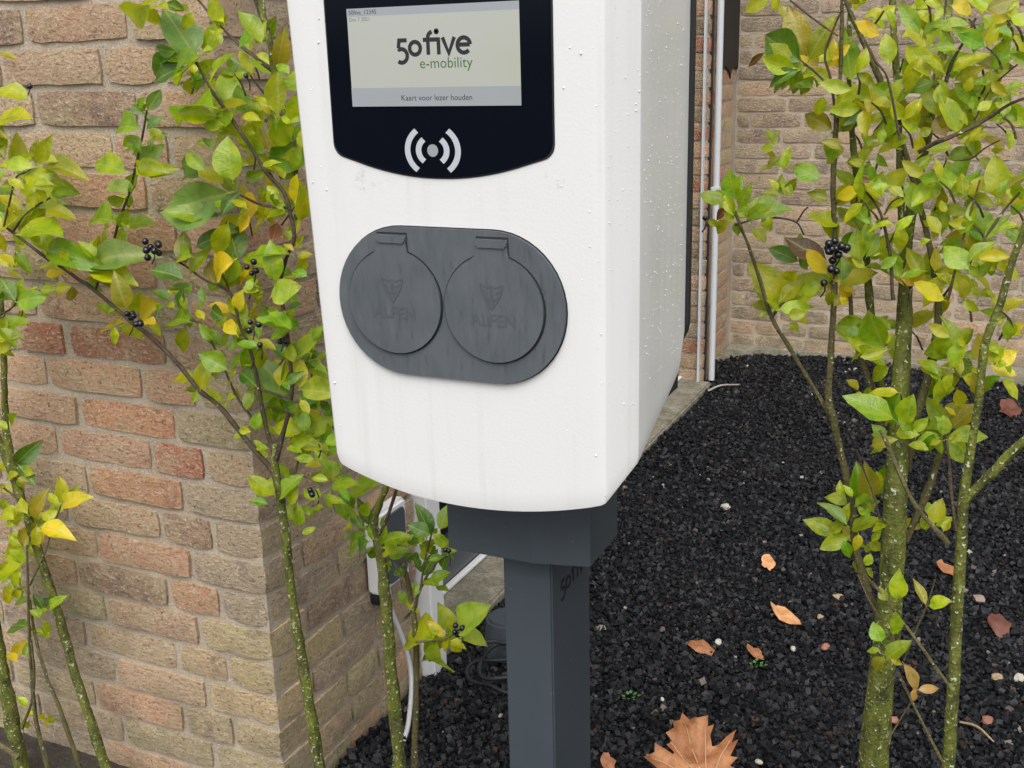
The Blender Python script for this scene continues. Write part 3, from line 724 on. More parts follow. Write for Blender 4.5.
def stem(parent, name, pts, mat, Y, toground=False, sides=8, knob=.4):
    """pts: (px, py, width px[, depth])"""
    P = []
    for q in pts:
        y = q[3] if len(q) > 3 else Y
        p, s = at(q[0], q[1], y); P.append((p.x, p.y, p.z, q[2]*s/2))
    if toground:
        a, b = P[0], P[1]
        p = np.array(a[:3]); sl_ = (p-np.array(b[:3])); sl_ /= max(.05, -sl_[2]); z = a[2]
        P.insert(0, (a[0]+sl_[0]*z*.4, a[1]+sl_[1]*z*.4, a[2]*.5, a[3]*1.12)); P.insert(0, (a[0]+sl_[0]*z*.55, a[1], -.03, a[3]*1.3))
    link(name, tube_mesh(name, P, sides, 5, knob), parent, mat)
LATER = []
def leaves(parent, data, Y, spread=.045, wide=1.0, extra=.42):
    for row in data.replace('\n', ';').split(';'):
        row = row.strip()
        if not row: continue
        q = row.split(','); w_ = wide*(1.28 if len(q) > 5 and q[5] == 'w' else (.75 if len(q) > 5 and q[5] == 'n' else 1))
        b0, b1, t0, t1 = map(float, q[:4]); add_leaf(parent, b0, b1, t0, t1, q[4], Y + random.uniform(-spread, spread), w_)
        if q[4] in 'Pbr': continue
        for _ in range(3):
            if random.random() < extra:   # neighbours on the same twig, a little deeper in
                a = math.atan2(t1-b1, t0-b0) + random.choice((-1, 1))*random.uniform(.6, 1.7); l = min(38, max(14, math.hypot(t0-b0, t1-b1)*random.uniform(.5, .85)))
                ox, oy = random.uniform(-9, 9), random.uniform(-9, 9)
                LATER.append((parent, b0+ox, b1+oy, b0+ox+l*math.cos(a), b1+oy+l*math.sin(a), random.choice(q[4]*2+'gyy'), Y + random.uniform(-spread*.6, spread+.02), 1.08))
def fill(parent, cx, cy, rx, ry, n, Y, cols, lo=18, hi=40):
    """inner foliage: pairs of leaves on short side shoots spread through one part of the crown"""
    for i in range(n//2):
        a, r = random.uniform(0, 6.283), math.sqrt(random.random()); x, y = cx+rx*r*math.cos(a), cy+ry*r*math.sin(a); yy = Y + random.uniform(-.05, .06)
        b = random.uniform(0, 6.283); l = random.uniform(lo, hi); p, s = at(x, y, yy)
        if i % 2 == 0:
            q, _ = at(x + 16*math.cos(b+2.6), y + 22, yy+.015)
            link('twig', tube_mesh('twig', [(*q, .0014), (*((p+q)/2 + Vector((.002, 0, .002))), .0012), (*p, .0008)], 5, 2), parent, BARK3)
        for k in (0, 1):
            c = b + k*random.uniform(1.2, 2.4); l2 = l*random.uniform(.75, 1.0)
            add_leaf(parent, x, y, x+l2*math.cos(c), y+l2*math.sin(c), random.choice(cols), yy, 1.05)
ico = bmesh.new(); bmesh.ops.create_icosphere(ico, subdivisions=2, radius=1); icoV = [v.co.copy() for v in ico.verts]; icoF = [tuple(v.index for v in f.verts) for f in ico.faces]; ico.free()
def berries(parent, px, py, n, Y, rpx=4.6, sprd=9):
    V = []; F = []; c0, s = at(px, py, Y)
    for i in range(n):
        c, _ = at(px + random.uniform(-sprd, sprd)*(n > 1), py + random.uniform(-sprd, sprd)*(n > 1), Y + random.uniform(-.008, .008)); r = rpx*s*.84*random.uniform(.85, 1.1); b = len(V)
        V += [c + v*r for v in icoV]; F += [tuple(k+b for k in f) for f in icoF]
    link('berry_cluster', mesh('berry_cluster', V, F, 179), parent, BERRY)
    # short stalks from the middle of the bunch
    p2, _ = at(px + random.uniform(-4, 4), py + 14, Y+.01)
    link('berry_stalk', tube_mesh('berry_stalk', [(*c0, .0009), (*((c0+p2)/2 + Vector((.003, 0, 0))), .0009), (*p2, .001)], 5, 2), parent, BARK2)

# ---- shrub at the far left
Y1 = 1.22
p0, _ = at(40, 700, Y1); sh1 = empty('privet_shrub', (p0.x, Y1, 0), 'yellowing privet shrub with two thick green stems at the left edge of the picture', 'shrub', 'privet shrubs along the bed')
stem(sh1, 'stem', [(22, 768, 14), (12, 720, 14), (4, 680, 13), (-3, 640, 12), (-12, 590, 11), (-20, 500, 9), (-26, 400, 7)], BARK, Y1, True, 10)
stem(sh1, 'stem', [(106, 768, 9.5), (80, 690, 9), (60, 620, 8.5), (40, 558, 8.5), (28, 520, 8.5), (14, 475, 9), (6, 430, 7), (4, 380, 6), (2, 310, 5), (-6, 250, 4)], BARK, Y1+.02, True, 10)
stem(sh1, 'twig', [(14, 478, 6), (4, 455, 8), (-6, 430, 8)], BARK, Y1+.02)
stem(sh1, 'twig', [(48, 768, 5), (36, 720, 4.5), (30, 650, 3.5), (28, 590, 3), (27, 545, 2.5)], BARK3, Y1-.03, True, 6)
stem(sh1, 'twig', [(80, 768, 5), (62, 715, 4.5), (45, 672, 3.5), (34, 630, 3), (30, 600, 2.5)], BARK3, Y1-.02, True, 6)
stem(sh1, 'twig', [(22, 728, 3.5), (32, 700, 3), (34, 670, 3), (31, 640, 2.5)], BARK3, Y1-.03, False, 6)
stem(sh1, 'twig', [(-4, 742, 5), (8, 750, 5), (18, 758, 5)], BARK3, Y1-.03, False, 6)
stem(sh1, 'twig', [(-2, 316, 2.5), (12, 308, 2), (17, 300, 2)], BARK2, Y1, False, 6)
stem(sh1, 'twig', [(27, 508, 3.2), (14, 496, 2.5), (4, 488, 2.2)], BARK2, Y1, False, 6)
stem(sh1, 'twig', [(30, 585, 2), (44, 555, 1.8), (52, 530, 1.8), (61, 505, 1.8)], BARK3, Y1-.02, False, 6)
leaves(sh1, """12,468,34,445,d,w;18,470,31,472,y;17,478,28,480,o;62,505,60,478,y;60,505,48,494,y;63,504,80,492,Y;60,506,72,505,y;15,475,-2,462,y,w;5,490,-4,482,o
25,520,6,505,y;28,515,22,498,y,w;35,520,35,495,o;40,528,64,525,Y;30,535,48,520,o;30,548,-2,548,y;32,545,42,533,Y;30,560,3,570,y,w;22,570,8,588,y;25,550,20,528,o;10,605,7,588,Y;26,540,12,530,y;30,525,44,512,y
45,612,36,594,d;48,610,56,598,g;40,618,30,610,g;28,627,9,622,d,w;42,620,52,632,y;36,625,35,638,y;18,662,6,650,Y;45,712,40,732,Y;48,715,54,724,y;35,715,22,712,y;12,560,-5,575,y;14,585,2,600,y;15,520,-3,510,y
16,302,-1,276,d,w;16,302,39,295,g,w;0,320,31,325,g;-5,332,14,328,g;-5,340,16,335,y;-4,300,6,288,g;-4,352,12,342,y;0,345,12,355,y;8,500,-3,510,y;22,585,12,575,Y;8,430,-4,420,y""", Y1)
berries(sh1, 40, 292, 1, Y1, 3.2); berries(sh1, 22, 305, 1, Y1, 3.2)

# ---- leafy shrub against the corner, its long limb reaching left
Y2 = 1.21
p0, _ = at(300, 700, Y2); sh2 = empty('privet_shrub', (p0.x, Y2, 0), 'dense green privet shrub between the brick corner and the charger, long limb reaching left', 'shrub', 'privet shrubs along the bed')
stem(sh2, 'stem', [(320, 768, 11), (307, 690, 10.5), (297, 630, 10), (291, 590, 9.5), (285, 530, 9), (279, 490, 8.5), (275, 465, 8), (275, 445, 6.5)], BARK, Y2, True, 10)
stem(sh2, 'limb', [(278, 486, 6), (270, 468, 5.5), (252, 447, 5.5), (221, 408, 5), (200, 391, 4.8), (180, 366, 4.6), (152, 338, 4.4), (135, 325, 4.2), (112, 305, 4), (90, 287, 3.8), (78, 279, 3.5), (60, 266, 3.2), (45, 257, 3.2), (20, 238, 3), (4, 226, 2.6)], BARK2, Y2, False, 8)
stem(sh2, 'twig', [(95, 292, 3), (102, 270, 2.6), (112, 245, 2.6), (119, 222, 2.8), (130, 190, 2.8), (137, 160, 2.6), (142, 138, 2.4), (147, 110, 2)], BARK2, Y2+.02, False, 6)
stem(sh2, 'twig', [(13, 232, 2.4), (25, 215, 2), (38, 205, 2), (50, 198, 2)], BARK2, Y2, False, 6)
stem(sh2, 'twig', [(4, 226, 2.6), (10, 200, 2.2), (16, 178, 2), (26, 172, 2), (42, 166, 2)], BARK2, Y2, False, 6)
stem(sh2, 'stem', [(275, 455, 6), (268, 435, 4.5), (264, 417, 4.2), (261, 400, 4), (256, 374, 4), (249, 347, 3.6), (240, 326, 3.2), (230, 293, 3), (205, 280, 2.6), (187, 267, 2.4), (170, 256, 2.2)], BARK2, Y2, False, 8)
stem(sh2, 'twig', [(230, 293, 2.4), (225, 280, 2), (219, 272, 2)], BARK2, Y2, False, 6)
stem(sh2, 'twig', [(258, 425, 3), (246, 410, 2.8), (236, 395, 2.8), (227, 375, 2.6), (213, 345, 2.4), (202, 325, 2.2), (190, 320, 2)], BARK2, Y2+.01, False, 6)
stem(sh2, 'stem', [(276, 460, 6), (284, 430, 5), (292, 390, 4.5), (288, 340, 4.5), (281, 290, 4), (285, 262, 4), (294, 240, 4), (291, 216, 4.2), (284, 193, 4.2), (266, 172, 4.2), (253, 151, 4), (229, 115, 3.6), (212, 91, 3.2), (196, 62, 2.8)], BARK2, Y2-.01, False, 8)
stem(sh2, 'stem', [(294, 240, 4), (297, 190, 4.5), (290, 130, 6), (280, 100, 7), (275, 75, 7.5), (270, 45, 7), (264, 18, 6.5), (260, -10, 6), (256, -80, 5)], BARK, Y2+.03, False, 8)
stem(sh2, 'twig', [(275, 72, 5), (255, 57, 4), (240, 45, 3.5), (222, 28, 2.5), (205, 8, 2), (190, -10, 2)], BARK2, Y2+.03, False, 6)
stem(sh2, 'twig', [(268, 30, 5), (258, 8, 4.5), (250, -20, 4)], BARK2, Y2+.03, False, 6)
stem(sh2, 'twig', [(285, 120, 2), (265, 95, 1.8), (250, 75, 1.8), (243, 60, 1.5)], BARK2, Y2+.02, False, 5)
stem(sh2, 'twig', [(288, 208, 3), (262, 205, 2.5), (240, 195, 2.2)], BARK2, Y2, False, 6)
stem(sh2, 'twig', [(281, 497, 3.5), (290, 488, 3.2), (297, 465, 3), (303, 445, 2.6), (310, 430, 2.4)], BARK3, Y2+.02, False, 6)
stem(sh2, 'twig', [(278, 470, 2.6), (300, 475, 2), (322, 485, 2)], BARK3, Y2+.02, False, 6)
stem(sh2, 'twig', [(292, 400, 2.6), (280, 395, 2.4), (255, 388, 2)], BARK2, Y2, False, 6)
leaves(sh2, """141,130,106,118,g;146,130,160,115,d;140,150,127,131,l;140,152,124,146,g,n;128,174,91,157,g;138,172,160,145,l;127,195,105,176,l,w;126,198,102,204,g;115,222,82,212,g;122,226,147,218,g;147,112,160,90,d,w;145,107,135,99,g
14,172,19,138,y,w;36,165,38,139,o;35,163,47,144,y;44,166,76,162,o;27,172,53,177,y;25,180,50,196,y,w;50,194,81,195,g,n;45,208,71,212,y;36,190,30,216,y;0,216,6,187,l,w;0,182,2,168,g;12,170,-6,158,y;5,160,-6,140,o;8,140,-5,128,o;18,232,49,221,y,w;25,190,8,178,y,w;32,186,48,180,y
30,101,-3,84,y,w;-2,120,20,107,y,w;-4,54,15,54,o;30,230,56,248,y,w;20,238,40,214,y;46,252,88,255,g,n;70,270,44,254,y;85,270,128,238,l;88,267,101,239,y;60,270,36,262,y;68,274,46,268,Y;62,285,53,297,y;72,285,72,304,o,w;82,280,111,277,o;115,314,96,302,g;127,310,114,277,o,w;140,320,161,304,Y;125,322,98,331,o;118,326,141,333,y;2,255,13,260,Y,w;8,270,21,276,o;75,268,60,250,Y;95,262,82,240,y;40,245,28,225,y
197,60,165,7,l,w;195,62,152,45,g;180,52,145,76,d;178,52,149,50,d;188,68,149,73,d,w;202,82,188,58,y;210,84,222,50,y,w;230,110,226,66,L,w;216,108,165,95,g,w;221,116,178,118,y,w;229,115,200,106,y;238,75,229,54,l;246,70,235,57,l;263,46,240,10,g,w;256,45,263,24,y;220,28,212,-2,y,w;222,46,211,27,y;225,30,209,40,y;190,12,171,-2,y,w;170,10,149,0,y;165,3,186,12,d;150,5,119,29,y;160,0,139,-6,y,w;276,73,284,35,o;290,75,277,60,g;290,90,293,70,y;279,118,276,73,y,w;275,112,257,90,y;290,122,296,94,y;268,116,245,98,y;250,120,240,84,g,w;262,121,240,112,y;248,112,236,98,g
233,183,225,139,y,w;205,166,172,163,d;205,172,185,149,g;200,178,177,172,d;232,192,168,211,l;222,215,169,214,g;222,217,231,192,d,w;263,206,224,218,Y,w;275,210,244,226,Y;250,212,239,232,Y;250,165,231,160,y,w;260,152,240,119,y,w;270,152,262,126,o;275,147,289,119,y,w;272,160,297,141,l;280,180,299,164,L;285,180,274,164,y;295,206,299,174,Y;300,222,306,189,y;262,166,276,159,y;245,180,263,171,g;268,191,255,190,y;270,200,282,206,y;285,216,268,189,y;225,125,202,123,y;212,150,204,134,l;240,140,228,118,y;255,135,262,110,y;278,222,272,241,r,w;288,235,300,220,y;300,150,305,125,y;292,170,300,150,g
186,266,180,232,o,w;195,248,222,230,d;238,263,228,220,d,w;236,259,199,273,Y,w;248,259,273,239,g,w;275,283,270,249,g,w;270,298,295,284,L,w;215,286,212,261,o,w;240,286,246,267,Y;250,291,264,291,o;238,311,240,294,Y,w;186,280,151,265,d,w;190,286,169,290,d;172,301,151,289,d;180,311,180,289,d;205,301,198,287,d;194,323,159,312,g,w;196,318,184,326,g;225,319,204,308,d;232,313,209,303,Y;238,336,221,317,Y,w;215,341,199,325,g,w;262,301,254,284,g;285,311,303,306,d;268,311,291,331,g;276,321,257,320,g;280,331,262,304,g,w;295,250,305,235,y;300,275,305,255,y;250,330,240,315,y;260,345,245,335,y;270,340,285,325,g
223,346,204,329,g,w;229,371,199,353,g,w;230,371,246,347,g;200,391,207,359,y,w;200,392,183,385,g;222,406,207,389,y,w;236,396,219,403,y;256,386,239,369,d,w;296,396,257,362,l,w;276,396,241,390,g,w;246,411,251,389,g;255,431,259,414,L,w;252,432,237,430,y;262,449,255,440,y;292,359,271,345,d,w;296,356,316,334,L,w;297,359,320,351,d;296,366,314,369,d;310,391,299,374,o;300,399,323,384,d,w;316,406,299,394,g;292,401,269,416,g,w;300,403,281,411,d;306,433,269,424,y,w;305,431,329,419,y,w;310,426,305,409,g;318,411,304,399,d;296,441,322,445,y,w;290,446,312,434,g;326,449,331,429,g;310,360,325,370,g;312,340,322,325,g;285,385,300,372,d;320,400,330,412,d;275,430,282,415,g
328,451,322,431,g;316,459,296,458,g;329,471,318,451,L;329,481,312,475,L;332,486,345,474,L;330,491,328,509,L;330,489,353,480,g;275,496,251,475,y,w;278,501,291,474,g;290,479,279,464,g;290,506,297,489,y,w;300,516,292,507,g;298,527,300,509,g;310,516,304,504,g;316,501,304,489,y;320,441,285,446,o,w;334,478,340,462,g;322,470,310,482,g""", Y2)
for a in ((30, 83, 2, 3.2, 4), (154, 250, 8, 4.3, 9), (133, 321, 7, 4.2, 8), (253, 268, 4, 3.8, 7), (253, 326, 3, 3.8, 6), (281, 338, 4, 3.8, 6), (260, 345, 1, 4, 0), (316, 490, 3, 4, 6), (246, 76, 1, 3.6, 0), (319, 444, 1, 3.5, 0)): berries(sh2, a[0], a[1], a[2], Y2-.02, a[3], a[4])



# ---- small twin-stemmed shrub under the charger
Y3 = 1.27
p0, _ = at(400, 740, Y3); sh3 = empty('privet_shrub', (p0.x, Y3, 0), 'low twin-stemmed privet with bright young leaves just left of the post', 'shrub', 'privet shrubs along the bed')
stem(sh3, 'stem', [(400, 768, 13), (393, 690, 12.5), (387, 620, 12), (383, 575, 11), (379, 548, 10), (374, 520, 9), (380, 502, 7), (386, 485, 6.5), (390, 440, 6), (385, 380, 5)], BARK, Y3, True, 10)
stem(sh3, 'twig', [(378, 540, 4), (388, 515, 3.5), (396, 490, 3.4), (402, 450, 3)], BARK2, Y3, False, 6)
stem(sh3, 'stem', [(414, 768, 6.5), (416, 690, 6.5), (416, 640, 6.5), (412, 605, 6), (406, 575, 5), (400, 560, 4)], BARK3, Y3+.03, True, 8)
stem(sh3, 'twig', [(414, 610, 4), (420, 590, 3.2), (432, 568, 2.6), (443, 558, 2.2), (452, 555, 2)], BARK3, Y3, False, 6)
stem(sh3, 'twig', [(420, 592, 2.5), (424, 565, 2.2), (430, 540, 2.2), (434, 525, 2)], BARK3, Y3, False, 6)
stem(sh3, 'twig', [(416, 642, 3), (432, 641, 2.4), (447, 638, 2.2), (458, 630, 2)], BARK3, Y3-.02, False, 6)
stem(sh3, 'twig', [(412, 602, 2), (402, 580, 1.8), (394, 562, 1.6)], BARK3, Y3-.01, False, 6)
leaves(sh3, """365,536,336,549,g,w;370,541,351,551,d,w;365,531,351,513,l;371,526,359,504,d;372,541,375,524,L,w;383,543,404,531,g,w;388,557,404,549,L,w;390,560,388,569,y;400,566,402,577,d,w;380,546,389,529,g;380,551,374,562,y;346,497,383,486,g,w;350,506,334,497,d,w;358,520,345,505,g;376,535,362,525,g;392,548,398,560,g;384,552,380,538,L
431,536,409,524,d,w;431,536,420,508,d,w;440,531,446,504,g,w;426,541,405,531,d,w;432,533,450,546,y,w;440,551,456,557,d,n;420,561,406,555,d,w;426,566,414,573,d,w;428,561,441,554,g;429,581,447,572,g,w;422,576,433,559,d;418,591,414,582,g;436,545,428,555,d;425,548,436,538,g;414,596,420,585,g
440,638,397,634,y,w;437,640,441,679,L;432,640,421,653,y;445,638,429,621,Y;452,633,442,607,y,w;458,631,473,605,L,w;460,632,483,641,L,w;452,638,461,654,y,w;449,640,443,652,y;440,634,428,626,y""", Y3, .025)
berries(sh3, 460, 629, 6, Y3-.03, 4.0, 6)
berries(sh3, 448, 552, 2, Y3-.02, 3.2, 3)

# ---- big shrub on the right
Y4 = 1.22
p0, _ = at(890, 740, Y4); sh4 = empty('privet_shrub', (p0.x, Y4, 0), 'tall yellow-green privet shrub with a lichen-spotted trunk right of the charger', 'shrub', 'privet shrubs along the bed')
stem(sh4, 'trunk', [(873, 768, 29), (880, 690, 27), (888, 620, 25), (893, 550, 24), (896, 480, 22), (899, 410, 19, Y4+.02), (903, 340, 17, Y4+.04), (905, 300, 14, Y4+.06), (907, 240, 12, Y4+.07), (915, 190, 11, Y4+.08), (924, 150, 10.5, Y4+.08), (935, 90, 9.5, Y4+.09), (945, 40, 9, Y4+.09), (950, -10, 8, Y4+.1), (955, -90, 7, Y4+.1)], BARK, Y4, True, 12, .18)
stem(sh4, 'stem', [(904, 310, 8), (902, 240, 7), (899, 150, 7), (897, 80, 7.5), (893, 20, 7), (891, -40, 6)], BARK, Y4+.03, False, 8)
stem(sh4, 'stem', [(906, 470, 10, Y4+.02), (915, 420, 9, Y4+.02), (930, 370, 9, Y4+.03), (938, 320, 8), (935, 275, 6.5), (922, 214, 5.8), (908, 162, 5.6), (898, 130, 5.6), (879, 78, 6), (865, 45, 5.6), (851, 14, 5), (840, -20, 4.6)], BARK3, Y4+.03, False, 8)
stem(sh4, 'stem', [(880, 622, 6.5), (868, 590, 7), (856, 550, 8), (852, 510, 8), (847, 480, 8), (835, 428, 7.5), (829, 399, 6.5), (831, 350, 6), (834, 300, 6), (835, 240, 5.5), (833, 180, 5.5), (836, 128, 5), (840, 80, 4.5), (842, 17, 4), (844, -30, 4)], BARK3, Y4+.02, False, 8)
stem(sh4, 'twig', [(834, 424, 5), (815, 390, 4.6), (792, 352, 4.2), (772, 318, 4), (760, 280, 3.6), (750, 250, 3.2), (740, 225, 3), (733, 208, 2.6)], BARK3, Y4+.03, False, 6)
stem(sh4, 'twig', [(772, 318, 2.6), (778, 308, 2.4), (784, 302, 2)], BARK3, Y4+.03, False, 6)
stem(sh4, 'twig', [(735, 225, 2), (760, 218, 2), (780, 218, 2), (797, 223, 2), (804, 235, 2)], BARK2, Y4+.03, False, 6)
stem(sh4, 'twig', [(797, 222, 1.8), (803, 212, 1.8), (808, 207, 1.6)], BARK2, Y4+.03, False, 6)
stem(sh4, 'stem', [(948, 768, 13), (953, 690, 12.5), (957, 610, 12), (961, 550, 11.5), (963, 505, 11), (970, 455, 9), (978, 405, 8), (985, 345, 8.5), (1000, 305, 8), (1012, 262, 7.5), (1024, 230, 7), (1040, 180, 6)], BARK, Y4-.05, True, 10, .18)
stem(sh4, 'limb', [(963, 505, 8), (975, 490, 10), (995, 470, 10), (1012, 452, 10), (1030, 435, 10), (1060, 400, 9)], BARK, Y4-.05, False, 8)
stem(sh4, 'twig', [(949, 544, 5), (930, 523, 4.4), (914, 503, 4.4), (900, 475, 4.2), (888, 445, 4), (880, 430, 3)], BARK3, Y4-.07, False, 6)
stem(sh4, 'twig', [(947, 683, 3.8), (925, 652, 3.2), (905, 625, 3), (885, 598, 3), (865, 575, 2.6)], BARK3, Y4-.06, False, 6)
stem(sh4, 'twig', [(944, 765, 3.6), (930, 738, 3), (912, 702, 2.8), (898, 672, 2.6)], BARK3, Y4-.06, False, 6)
stem(sh4, 'twig', [(880, 618, 2.4), (868, 598, 2.2), (858, 575, 2.2)], BARK3, Y4-.05, False, 6)
stem(sh4, 'twig', [(888, 740, 1.8), (905, 712, 1.6), (922, 688, 1.5)], BARK3, Y4-.05, False, 5)
stem(sh4, 'twig', [(904, 660, 2), (916, 630, 2), (927, 605, 2), (935, 580, 1.8)], BARK3, Y4+.02, False, 5)
stem(sh4, 'twig', [(880, 520, 1.8), (875, 500, 1.8), (862, 465, 1.6), (857, 450, 1.4)], BARK2, Y4-.03, False, 5)
stem(sh4, 'stem', [(905, 540, 8), (915, 520, 8), (928, 490, 7.5), (940, 455, 7), (948, 430, 5)], BARK3, Y4+.02, False, 8)
stem(sh4, 'twig', [(956, 530, 4), (952, 500, 3.6), (949, 460, 3.2), (946, 440, 2.6)], BARK2, Y4-.06, False, 6)
stem(sh4, 'stem', [(885, 400, 6), (876, 350, 7), (870, 300, 8), (864, 230, 7.5), (856, 170, 7), (851, 120, 6), (849, 60, 5), (850, 0, 4)], BARK, Y4+.05, False, 8)
stem(sh4, 'stem', [(885, 440, 5), (872, 390, 5.5), (858, 350, 6), (852, 320, 5), (850, 290, 4)], BARK3, Y4+.05, False, 8)
stem(sh4, 'twig', [(893, 300, 4), (890, 255, 3.6), (882, 218, 3), (874, 202, 2.6), (866, 192, 2)], BARK2, Y4-.02, False, 6)
stem(sh4, 'twig', [(884, 215, 2), (892, 202, 2), (905, 195, 2)], BARK2, Y4-.02, False, 5)
stem(sh4, 'twig', [(918, 152, 4.5), (935, 143, 4.2), (950, 137, 4), (980, 123, 4), (1006, 106, 3.4), (1025, 98, 2.6)], BARK2, Y4-.05, False, 6)
stem(sh4, 'twig', [(945, 84, 4), (952, 62, 3.4), (966, 38, 3), (976, 18, 2.4)], BARK2, Y4, False, 6)
stem(sh4, 'twig', [(960, 160, 2.2), (972, 158, 2), (985, 148, 1.8), (1000, 140, 1.4)], BARK2, Y4, False, 5)
stem(sh4, 'twig', [(965, 270, 3), (985, 238, 3), (1003, 212, 2.8), (1020, 192, 2.4)], BARK3, Y4-.03, False, 6)
stem(sh4, 'twig', [(948, 300, 3), (960, 250, 2.6), (970, 215, 2.4), (980, 180, 2)], BARK3, Y4-.02, False, 6)
stem(sh4, 'twig', [(975, 120, 2), (990, 90, 2), (1008, 72, 2), (1030, 55, 1.8)], BARK2, Y4, False, 5)
stem(sh4, 'twig', [(836, 130, 3), (832, 85, 2.6), (825, 55, 2.4), (835, 25, 2.2), (842, 10, 2)], BARK2, Y4-.02, False, 6)
stem(sh4, 'twig', [(832, 90, 2.6), (815, 72, 2.4), (800, 60, 2)], BARK2, Y4-.02, False, 6)
stem(sh4, 'twig', [(838, 36, 2), (815, 20, 2), (790, 0, 2)], BARK2, Y4-.02, False, 6)
stem(sh4, 'twig', [(900, 140, 2.6), (888, 80, 2.4), (875, 60, 2.4), (865, 40, 2)], BARK2, Y4-.06, False, 6)
leaves(sh4, """772,-2,744,10,y,w;802,63,761,34,d,w;806,61,789,7,o,w;806,63,767,79,g,w;808,62,829,17,o;798,80,823,67,Y;816,89,784,82,g;765,52,746,67,b,n;852,85,843,31,g,w;826,70,839,41,Y;873,92,831,95,y;866,113,831,104,d,w;834,131,805,112,o,w;866,118,841,129,y;868,116,883,84,Y,w;775,147,769,128,y;815,75,800,95,g;830,60,850,45,Y
726,201,702,192,g,w;736,201,727,171,g,w;738,209,749,187,g;742,216,781,199,g,w;746,221,766,204,g;728,220,716,233,y,w;728,208,715,219,b;770,215,769,229,y,w;780,196,764,190,y;785,196,796,177,g;775,166,769,149,o;783,171,786,149,y;820,181,795,162,g,w;800,262,769,248,d;808,271,799,257,g;829,262,786,240,b;829,276,804,251,Y,w;784,306,761,267,y,w;786,306,817,271,y,w;780,313,767,299,y;788,316,803,312,y,w;841,226,814,210,y,w;846,208,870,228,g,w;829,201,809,191,o;835,201,851,184,y;862,190,834,195,Y;871,180,851,185,b;837,284,877,274,Y,w;836,291,814,290,o,w;840,296,846,306,Y;860,263,855,229,g,w;870,261,889,234,g,w;880,269,896,257,g;850,170,868,150,y;842,150,825,140,o;860,150,878,140,y
881,36,854,22,Y,w;921,36,902,2,g;921,36,943,17,g,w;890,66,885,34,y,w;931,79,907,41,y,w;950,73,987,49,y;916,86,897,77,d;936,81,904,92,g,w;941,119,927,84,y,w;960,136,942,94,y;946,138,938,111,P,w;896,111,871,84,Y,w;906,121,897,94,o,w;916,131,908,104,y,w;863,119,841,126,y;966,141,987,131,y,w;980,86,964,74,y;1000,71,974,54,o,w;1010,61,1026,38,g,w;1000,36,984,19,y;985,11,1012,-2,o,w;950,5,972,12,Y,w;966,0,987,9,Y,w;990,60,1012,68,l;971,101,959,84,g,w;1001,106,1016,121,g;986,96,1001,84,y,w;976,111,992,99,y;1006,151,984,134,o;1010,15,1028,25,y,w;1005,90,1024,82,g,w;1015,110,1030,125,g,w;960,60,975,68,y;935,20,948,38,g;905,150,888,140,y;870,60,850,72,y;955,110,970,122,y;920,100,905,118,y;890,130,870,135,y;875,20,895,5,y,w;915,10,930,-8,y,w;860,5,845,-10,o
886,196,861,174,y,w;890,196,908,169,y,w;906,201,884,206,y;872,226,854,204,g;855,251,871,231,g,w;880,263,887,234,y,w;956,196,945,161,g,w;960,201,982,174,g,w;951,196,966,149,g;950,211,934,204,y;955,216,944,207,y;998,201,995,161,y,w;1005,191,1026,169,o,w;1010,216,1028,198,g,w;990,236,974,204,g,w;985,241,1002,214,g;1015,221,1004,236,g;929,281,892,264,Y,w;946,301,914,284,Y,w;970,271,947,244,g,w;968,263,986,239,g,w;975,259,1006,251,Y;962,276,939,272,y,w;975,276,992,261,g;978,291,993,296,y,w;985,251,1012,256,o;930,220,945,205,y;940,235,928,215,y;915,225,900,245,g;895,230,910,215,y;1000,265,1020,275,y;1005,230,1026,240,g,w;960,235,975,222,g;925,190,940,175,y
965,346,922,350,g,w;966,346,971,329,g;988,366,978,334,o,w;995,366,1017,351,Y,w;988,366,1017,373,Y;965,356,963,380,l,w;972,371,986,397,o,w;960,371,944,392,o;946,376,919,370,Y;1005,336,1024,324,Y,w;885,351,868,309,g,w;880,346,906,340,o,w;870,351,839,324,g;890,366,869,381,y;896,421,854,391,g;864,395,852,395,Y,w;905,426,911,399,g,w;885,441,874,424,g,w;870,446,892,440,o;945,430,927,401,L;943,436,945,417,L,w;945,440,987,428,L;942,435,911,425,L;942,438,917,438,L;943,440,937,456,L,w;945,441,956,459,L;950,430,976,404,o,w;948,420,956,402,o,w;903,440,909,466,y,w;880,330,862,320,y;1000,355,985,340,y
858,501,860,467,g,w;872,501,865,465,o;878,496,888,464,g;880,498,890,495,y;860,506,879,500,y;848,500,837,496,y;848,526,823,501,l,n;841,533,804,520,y;850,536,821,549,y,w;850,531,873,514,y,w;870,521,890,524,y,n;872,532,887,526,y,n;868,542,884,549,y;865,566,871,555,y,w;930,526,941,499,y,w;935,526,952,517,y;862,560,852,572,y""", Y4, .055, 1.0, .55)

leaves(sh4, """897,601,896,574,y,w;888,601,879,589,o,w;926,606,917,579,o,n;928,606,947,600,y,w;882,643,874,624,g,w;893,636,896,614,g,w;885,661,906,641,g,w;880,650,867,650,y,w;884,656,872,671,o,w;890,658,902,664,o;903,662,919,692,P,n;917,690,938,687,P;915,688,912,702,P,n""", Y4-.075, .012, 1.0, 0)
for a in ((838, 252, 12, 5.0, 11), (824, 283, 1, 4.6, 0), (833, 270, 2, 4.6, 4), (705, 218, 1, 3.6, 0)): berries(sh4, a[0], a[1], a[2], Y4-.03, a[3], a[4])

